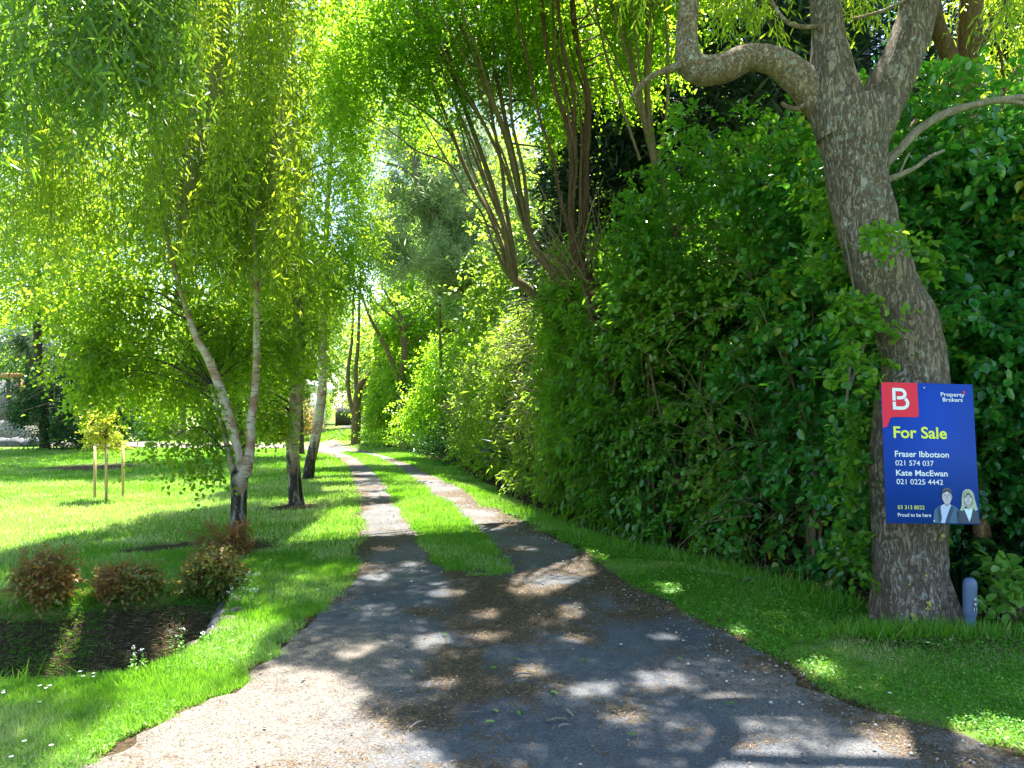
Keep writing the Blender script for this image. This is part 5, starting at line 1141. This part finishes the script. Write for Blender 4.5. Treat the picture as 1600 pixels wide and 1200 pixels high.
for k, (px, lab, r, ry) in enumerate(((52, 'leftmost of three reddish bushes on the far ditch rim, widest and round', .24, .28), (205, 'middle of three reddish bushes on the ditch rim, with orange tips', .23, .20), (335, 'rightmost reddish bush of three on the ditch rim, before the twin birch', .20, .29))):
    yy = (5.42, 5.70, 5.92)[k]; x = (px - 800) * yy / F
    bush('reddish_bush', lab, x, yy, r, ry * 1.25, 120 if k != 1 else 90, M['redleaf'], .040, .024, (.07, 4, .09, 5), group='reddish bushes along the ditch', thr=.40, rs=-.10 + .04 * k, stems=10)
bush('reddish_bush', 'small reddish bush hugging the foot of the twin birch', (352 - 800) * 7.1 / F, 7.1, .2, .34, 60, M['redleaf'], .026, .015, (.07, 5, .10, 9), group='reddish bushes along the ditch', thr=.30, rs=.1)
# staked sapling
sx0 = G(166, 782); sp0 = thing('sapling', 'young golden green sapling standing between three wooden stakes', 'tree', (sx0[0], sx0[1], 0))
t = MB(); tube(t, [(sx0[0], sx0[1], 0), (sx0[0] + .01, sx0[1], .6), (sx0[0] - .02, sx0[1], 1.2), (sx0[0] + .02, sx0[1], 1.6)], [.011, .009, .007, .003], 16, 7, .05, 5); t.build('trunk', M['bark_grey'], sp0, smooth=True)
c = blobs([(sx0[0] - .05, sx0[1], 1.28, .33, .28, .40, 66), (sx0[0] + .12, sx0[1], .95, .22, .2, .2, 24), (sx0[0] - .12, sx0[1], .98, .18, .2, .18, 20)], .25, 3, lit=False)
cc, dd2, nn, s_, e_ = twigs(c, .06, 3, .12, 6, .1, .3, None, -.2); mb = MB(); leaves(mb, cc, dd2, nn, .045, .028, clump_r(cc, 3), 6, .15, .1); mb.build('crown', M['sapling'], sp0)
t = MB(); stick(t, s_, e_, .0018); stick(t, np.array([[sx0[0], sx0[1], 1.0]] * len(c)), c, .003); t.build('twig', M['twig'], sp0)
M['stake'] = plain('stake_timber', (.42, .33, .17), .8, .25, 14)
for px, py, top, lab in ((148, 779, 698, 'left timber stake of three round the sapling'), (166, 784, 702, 'middle timber stake, nearest of three round the sapling'), (192, 776, 690, 'right timber stake of three round the sapling')):
    q = G(px, py); hgt = H - (top - HZ) * q[1] / F
    mb = MB(); box(mb, (q[0], q[1], hgt / 2 - .05), (.036, .036, hgt + .1), .3); v_ = np.array([[q[0] + a, q[1] + b, hgt] for a, b in ((-.016, -.016), (.016, -.016), (.016, .016), (-.016, .016))] + [[q[0], q[1], hgt + .015]])
    mb.add(v_, [[0, 1, 4], [1, 2, 4], [2, 3, 4], [3, 0, 4]])
    o = mb.build('timber_stake', M['stake']); tag(o, lab, 'stake', 'stakes round the sapling')
# rocks
def rock(name, label, x, y, s, m, group=None, sz_=None, z=None, seed=0):
    u = np.linspace(0, pi, 14); w = np.linspace(0, 2 * pi, 20, endpoint=False); U_, W_ = np.meshgrid(u, w, indexing='ij')
    d_ = np.stack([np.sin(U_) * np.cos(W_), np.sin(U_) * np.sin(W_), np.cos(U_)], -1)
    r_ = .75 + .5 * fbm(d_, 1.6, 3, seed * 3.1) + .12 * (fbm(d_, 5, 2, seed) - .5)
    v = d_ * r_[..., None] * np.array(s); zz = (float(gz(np.array(x), np.array(y))) + s[2] * .45) if z is None else z
    v = v.reshape(-1, 3) + np.array([x, y, zz]); i = np.arange(13)[:, None] * 20; j = np.arange(20)[None]
    mb = MB().add(v, np.stack([i + j, i + (j + 1) % 20, i + 20 + (j + 1) % 20, i + 20 + j], -1).reshape(-1, 4)[:, ::-1])
    o = mb.build(name, m, smooth=True); tag(o, label, 'rock', group); return o
rock('boulder', 'large pale boulder at the left edge of the far lawn', G(8, 692)[0], 31, (.75, .6, .62), M['rock'], 'boulders by the garden', seed=1)
rock('boulder', 'pale boulder beside the large one, partly behind the dark shrub', G(42, 692)[0], 31, (.5, .45, .5), M['rock'], 'boulders by the garden', seed=2)
rock('boulder', 'grey boulder before the grey garden wall, left of the spiky plant', P(268, 670, 35)[0], 35, (.5, .4, .45), M['rock'], 'boulders by the garden', seed=3)
rock('boulder', 'grey boulder before the grey garden wall, right of the spiky plant', P(322, 670, 35)[0], 35, (.45, .4, .35), M['rock'], 'boulders by the garden', seed=4)
for k, (px, w_, lab) in enumerate(((8, .42, 'leftmost low dark stone on the lawn edge before the boulders'), (27, .38, 'middle low dark stone on the lawn edge before the boulders'), (50, .36, 'right low dark stone on the lawn edge, beside the dark shrub'))):
    rock('edging_stone', lab, P(px, 695, 28)[0], 28, (w_, .3, .24), M['rockdark'], 'dark edging stones', seed=5 + k)
M['rock2'] = barkmat('weathered_stone', (.14, .12, .09), (.24, .21, .17), (.36, .33, .28), 11, 1.0, .8, .02)
hw = [((352, 985), (.13, .10, .06), 'lowest pale stone of the ditch headwall, nearest the camera'), ((363, 968), (.10, .09, .07), 'second stone up the ditch headwall, rounded and pale'), ((374, 955), (.11, .08, .06), 'third stone up the ditch headwall, pale and flat'), ((377, 938), (.08, .07, .07), 'fourth stone up the ditch headwall, grey'), ((381, 922), (.07, .07, .06), 'topmost small stone of the ditch headwall'), ((322, 1002), (.12, .08, .04), 'flat pale slab sunk in the grass at the ditch edge')]
for k, (q, s, lab) in enumerate(hw):
    w_ = G(*q); rock('headwall_stone', lab, w_[0] - .03, w_[1], (s[0] * .8, s[1] * .8, s[2] * .8), M['rock2'], 'stones of the ditch headwall', z=-.025, seed=10 + k)
hwm = MB()
for k in range(5):
    a = np.array([np.interp(k / 4, [0, 1], [-1.99, -2.24]), np.interp(k / 4, [0, 1], [4.95, 5.85])])
    for zz in (-.18, -.36, -.52): 
        u = np.linspace(0, pi, 8); w = np.linspace(0, 2 * pi, 12, endpoint=False); U_, W_ = np.meshgrid(u, w, indexing='ij'); d_ = np.stack([np.sin(U_) * np.cos(W_), np.sin(U_) * np.sin(W_), np.cos(U_)], -1)
        v = (d_ * (.8 + .4 * fbm(d_, 1.7, 2, k * 3 + zz * 9))[..., None] * [.09, .13, .10]).reshape(-1, 3) + [a[0] - .02, a[1] + random.gauss(0, .02), zz]; i = np.arange(7)[:, None] * 12; j = np.arange(12)[None]
        hwm.add(v, np.stack([i + j, i + (j + 1) % 12, i + 12 + (j + 1) % 12, i + 12 + j], -1).reshape(-1, 4)[:, ::-1])
tag(hwm.build('culvert_headwall', M['rockdark'], smooth=True), 'dark stone headwall closing the right end of the ditch', 'wall')
# weeds and daisies on the ditch rim
for k, (px, py, h, lab) in enumerate(((283, 1020, .16, 'tall flowering weed on the ditch rim, nearest the pale slab'), (212, 1046, .12, 'shorter flowering weed on the ditch rim, left of the taller one'), (320, 1004, .10, 'small weed with white flowers leaning over the ditch headwall'), (392, 925, .15, 'pale leaved weed beside the top of the ditch headwall'), (378, 945, .12, 'leafy weed growing among the headwall stones'))):
    q = G(px, py); t = thing('weed_plant', lab, 'plant', (q[0], q[1], 0), 'weeds on the ditch rim'); s = MB(); mb = MB(); fl_ = MB()
    for j in range(3 if k < 3 else 7):
        x0, y0 = q[0] + random.gauss(0, .02 if k < 3 else .07), q[1] + random.gauss(0, .02 if k < 3 else .06); hh = h * random.uniform(.6, 1.1)
        e = np.array([x0 + random.gauss(0, .02), y0, hh]); tube(s, [(x0, y0, -.01), ((x0 + e[0]) / 2 + .006, y0, hh / 2), e], [.002, .0016, .001], 7, 5)
        n = 16; tt = rng.random(n); c = np.array([x0, y0, 0]) * (1 - tt[:, None]) + e * tt[:, None]; dd_ = rng.normal(size=(n, 3)); dd_[:, 2] = .4
        leaves(mb, c, dd_, np.array([[0, 0, 1.]]) + rng.normal(size=(n, 3)) * .3, .03 * (1.2 - tt), .014 * (1.2 - tt), np.clip(.6 + rng.normal(size=n) * .2, 0, 1), 6)
        n = 10; c = e + rng.normal(size=(n, 3)) * .006; leaves(fl_, c, rdir(n), rdir(n), .008, .006, .5, 4)
    s.build('stem', M['weed'], t, smooth=True); mb.build('foliage', M['weed'], t); fl_.build('flower', M['white'], t)
fd = MB(); dpt = [(125, 1055), (146, 1058), (146, 1063), (130, 1062), (62, 1078), (72, 1080), (78, 1078), (5, 1090), (38, 1166), (18, 1190), (5, 1085), (62, 1102), (497, 924), (80, 1172), (1450, 1010), (1390, 1090), (930, 740), (690, 880), (705, 860)]
fc = MB()
for (px, py) in dpt:
    q = G(px, py, .03); a = np.linspace(0, 2 * pi, 11, endpoint=False); c = np.tile([q[0], q[1], .045 + random.random() * .01], (11, 1))
    leaves(fd, c, np.stack([np.cos(a), np.sin(a), a * 0 + .15], -1), np.tile([0, 0, 1.], (11, 1)), .011, .006, .5, 4, .0)
    th = np.linspace(0, 2 * pi, 7, endpoint=False); fc.add(np.vstack([np.stack([q[0] + np.cos(th) * .003, q[1] + np.sin(th) * .003, th * 0 + c[0, 2] + .002], -1), [[q[0], q[1], c[0, 2] + .005]]]), [[i, (i + 1) % 7, 7] for i in range(7)])
dz = fd.build('daisies', M['white']); tag(dz, kind='stuff'); fc.build('daisy_centre', M['yellow'], dz)
# twigs and fallen leaves lying on the drive
for (x0, y0, x1, y1, w_, lab) in ((855, 1138, 886, 1136, .006, 'straight pale stick lying on the dark part of the drive'), (884, 1121, 896, 1131, .007, 'short stubby stick just above the straight one'), (640, 1150, 662, 1138, .005, 'thin stick on the edge of the sunny patch'), (802, 1065, 832, 1063, .006, 'curved dark twig beside a small spot of sun'), (872, 1148, 890, 1145, .005, 'small twig end by a pad of brown litter'), (1158, 915, 1196, 908, .012, 'dead stick in the grass at the hedge foot')):
    a, b = G(x0, y0), G(x1, y1); mb = MB(); z = .035
    tube(mb, [(a[0], a[1], z), ((a[0] + b[0]) / 2, (a[1] + b[1]) / 2 + .01, z + .004), (b[0], b[1], z)], [w_ * .8, w_, w_ * .6], 12, 7, .15, 20)
    tag(mb.build('fallen_stick', M['bark_grey'], smooth=True), lab, 'stick', 'sticks lying about')
fl_ = MB(); C = []
for (px, py) in ((808, 1121), (756, 1140), (779, 1124), (910, 1037), (800, 1038), (1455, 1009), (1305, 992), (765, 1054), (1000, 960), (640, 1055), (860, 1090), (1065, 1040), (700, 1000), (560, 960), (1150, 1110), (980, 1160), (1380, 995)):
    q = G(px, py); C.append([q[0], q[1], .034])
C = np.array(C); n = len(C); leaves(fl_, C, rng.normal(size=(n, 3)) * [1, 1, .05], np.array([[0, 0, 1.]]) + rng.normal(size=(n, 3)) * .3, .055, .018, rng.random(n), 6, .2, .1)
tag(fl_.build('fallen_leaves', M['weed']), kind='stuff')

# far left: garden house wall, white roof, posts, palm, spiky plant
M['wall'] = plain('grey_render', (.13, .14, .14), .9, .25, 2.5, .2); M['timber'] = plain('orange_timber', (.36, .17, .05), .7, .25, 12); M['roofw'] = plain('white_roof', (.72, .74, .78), .5, .05, 3); M['dark'] = plain('dark_metal', (.03, .035, .045), .6, .2, 5)
def seg(mb, px0, px1, py0, py1, d, th_=.2, m=0):
    a, b = P(px0, py1, d), P(px1, py0, d); box(mb, ((a[0] + b[0]) / 2, d + th_ / 2, (a[2] + b[2]) / 2), (b[0] - a[0], th_, b[2] - a[2]), 0, m)
hs = thing('garden_house', 'low grey building with a white roof edge seen through the birch stems', 'building', (P(310, 680, 38)[0], 40, 0))
mb = MB(); x0, x1 = P(262, 0, 38)[0], P(470, 0, 38)[0]; zt = P(0, 612, 38)[2]
box(mb, ((x0 + x1) / 2, 40.5, zt / 2 - .1), (x1 - x0, 5, zt + .2)); mb.build('wall', M['wall'], hs)
mb = MB(); zr = P(0, 595, 38)[2]; box(mb, ((x0 + x1) / 2, 40.5, (zt + zr) / 2 + .05), (x1 - x0 + .6, 5.8, zr - zt)); mb.build('roof', M['roofw'], hs)
pg = thing('pergola', 'orange timber pergola with a plain grey screen behind at the left edge', 'pergola', (P(20, 660, 34)[0], 34, 0))
for a, b, c_, m_ in ((28, 34, 5, 'timber'), (12, 18, 5, 'dark'), (-50, -44, 5, 'timber')):
    mb = MB(); p0, p1 = P(a, 0, 34), P(b, 0, 34); z_ = P(0, 592, 34)[2]; box(mb, ((p0[0] + p1[0]) / 2, 34, z_ / 2 - .05), (p1[0] - p0[0], .18, z_ + .1)); mb.build('post', M['timber'] if m_ == 'timber' else M['bark_dark'], pg)
mb = MB(); z_ = P(0, 590, 34)[2]; box(mb, (P(-10, 0, 34)[0], 33.9, z_ + .1), (4.2, .12, .2)); 
a, b = P(34, 612, 33.95), P(52, 594, 33.95); tube(mb, [a, (a + b) / 2, b], [.05, .05, .05], 4, 4, 0)
mb.build('beam', M['timber'], pg)
mb = MB(); box(mb, (P(-10, 0, 35.5)[0], 35.5, 1.4), (5.0, .15, 2.8)); mb.build('screen', M['wall'], pg)
def palm(label, x, y, h, n, L):
    t = thing('palm_tree', label, 'tree', (x, y, 0)); tb_ = MB(); tube(tb_, [(x, y, -.1), (x, y, h * .5), (x + .1, y, h)], [.28, .24, .22], 20, 14, .1, 6); tb_.build('trunk', M['bark_dark'], t, smooth=True)
    mb = MB()
    for k in range(n):
        a = random.random() * 2 * pi; el = random.uniform(-.9, 1.2); tt = np.linspace(0, 1, 26); ln_ = L * random.uniform(.7, 1)
        hz = np.cos(el) * tt * ln_; zz = np.sin(el) * tt * ln_ - tt ** 2 * .55 * ln_
        q = np.stack([x + .1 + np.cos(a) * hz, y + np.sin(a) * hz, h + zz], -1); tg = norm(np.gradient(q, axis=0)); sd = norm(np.cross(tg, [0, 0, 1.]))
        for s in (1, -1):
            d_ = tg * .7 + sd * s + np.array([0, 0, -.55]); leaves(mb, q[2:], d_[2:], rdir(24), .42 * (1.15 - tt[2:]) + .12, .035, np.clip(.4 + rng.normal(size=24) * .2, 0, 1), 4, .05)
        stick(mb, q[:-1], q[1:], .015, .6)
    mb.build('crown', M['strap2'], t)
M['strap2'] = leafmat('palm_frond', [(0, (.03, .06, .03)), (.6, (.05, .10, .05)), (1, (.10, .16, .09))], (.15, .28, .10), .3, .35)
palm('shaggy palm with drooping fronds at the left edge above the boulders', P(10, 520, 30)[0], 31.5, 4.4, 60, 2.4)
sp2 = thing('spiky_plant', 'pale spiky rosette plant before the grey garden wall', 'plant', (P(298, 680, 34)[0], 34, 0)); mb = MB(); n = 70
c = np.tile([P(298, 680, 34)[0], 34, .4], (n, 1)); dd_ = rdir(n, .5); leaves(mb, c, dd_, rdir(n), .8, .10, np.clip(.9 + rng.normal(size=n) * .1, 0, 1), 4, .1); tube(mb, [(c[0][0], 34, -.05), (c[0][0], 34, .45)], [.1, .1], 4, 8); mb.build('foliage', M['pine'], sp2)
# gate at the end of the drive
gt = thing('driveway_gate', 'dark boarded gate at the far end of the drive', 'gate', (P(538, 668, 60)[0], 60, 0)); p0, p1 = P(527, 0, 60)[0], P(552, 0, 60)[0]; zt = P(0, 640, 60)[2]
mb = MB()
for k in range(9): box(mb, (p0 + (k + .5) * (p1 - p0) / 9, 60, zt / 2 + .12), ((p1 - p0) / 9 - .012, .05, zt + .15))
mb.build('boards', M['dark'], gt)
for x_ in (p0 - .08, p1 + .08): mb = MB(); box(mb, (x_, 60, zt / 2), (.14, .14, zt + .1)); mb.build('post', M['dark'], gt)
# sheltering trees all round the far garden
far = [(-29, 46, 9, 4.5, 'round topped tree far behind the left boulders'), (-22, 48, 8.5, 4.0, 'tall tree far behind the grey garden house, left end'), (-15.5, 50, 11, 4.5, 'tall tree far behind the middle of the garden house'), (-21, 60, 12, 5, 'bright tree beyond the garden house roof'), (-7.5, 56, 11, 4.2, 'tree behind the rough barked forked tree at the far drive'), (-18.5, 68, 12, 5, 'tree left of the far gate'), (-11.5, 74, 13, 5, 'tree rising directly behind the far gate'), (-4.6, 40, 14, 4.0, 'tree behind the pale pine'), (-.5, 30, 12, 3.4, 'tree right behind the leaning pine'), (3, 38, 11, 4.5, 'tree far behind the fine leaved hedge'), (10, 34, 11, 4.5, 'tree far behind the dark conifers'), (18, 32, 10, 4.5, 'tree far right behind the glossy bush'), (-37, 44, 9, 5, 'tree beyond the left edge of the lawn')]
for k, (x, y, h, r, lab) in enumerate(far):
    broad(lab, x, y, h, r, 900 if -13 < x < 0 else 600, M['farleaf'] if k % 3 else M['birch_leaf'], .20, .15, z0=.3, trunk=.28, cl=(.7, 5, .8, 8), lit=(y < 50), thr=.39)
bush('far_hedge', 'clipped leafy hedge left of the far gate', -15.7, 58, 1.5, 3.4, 260, M['copse_leaf'], .13, .09, (.35, 5, .4, 7))
bush('far_hedge', 'clipped leafy hedge right of the far gate, behind the forked tree', -11.2, 58, 1.6, 3.2, 260, M['copse_leaf'], .13, .09, (.35, 5, .4, 7))
for o in bpy.data.objects:
    if '_o' in o: del o['_o']
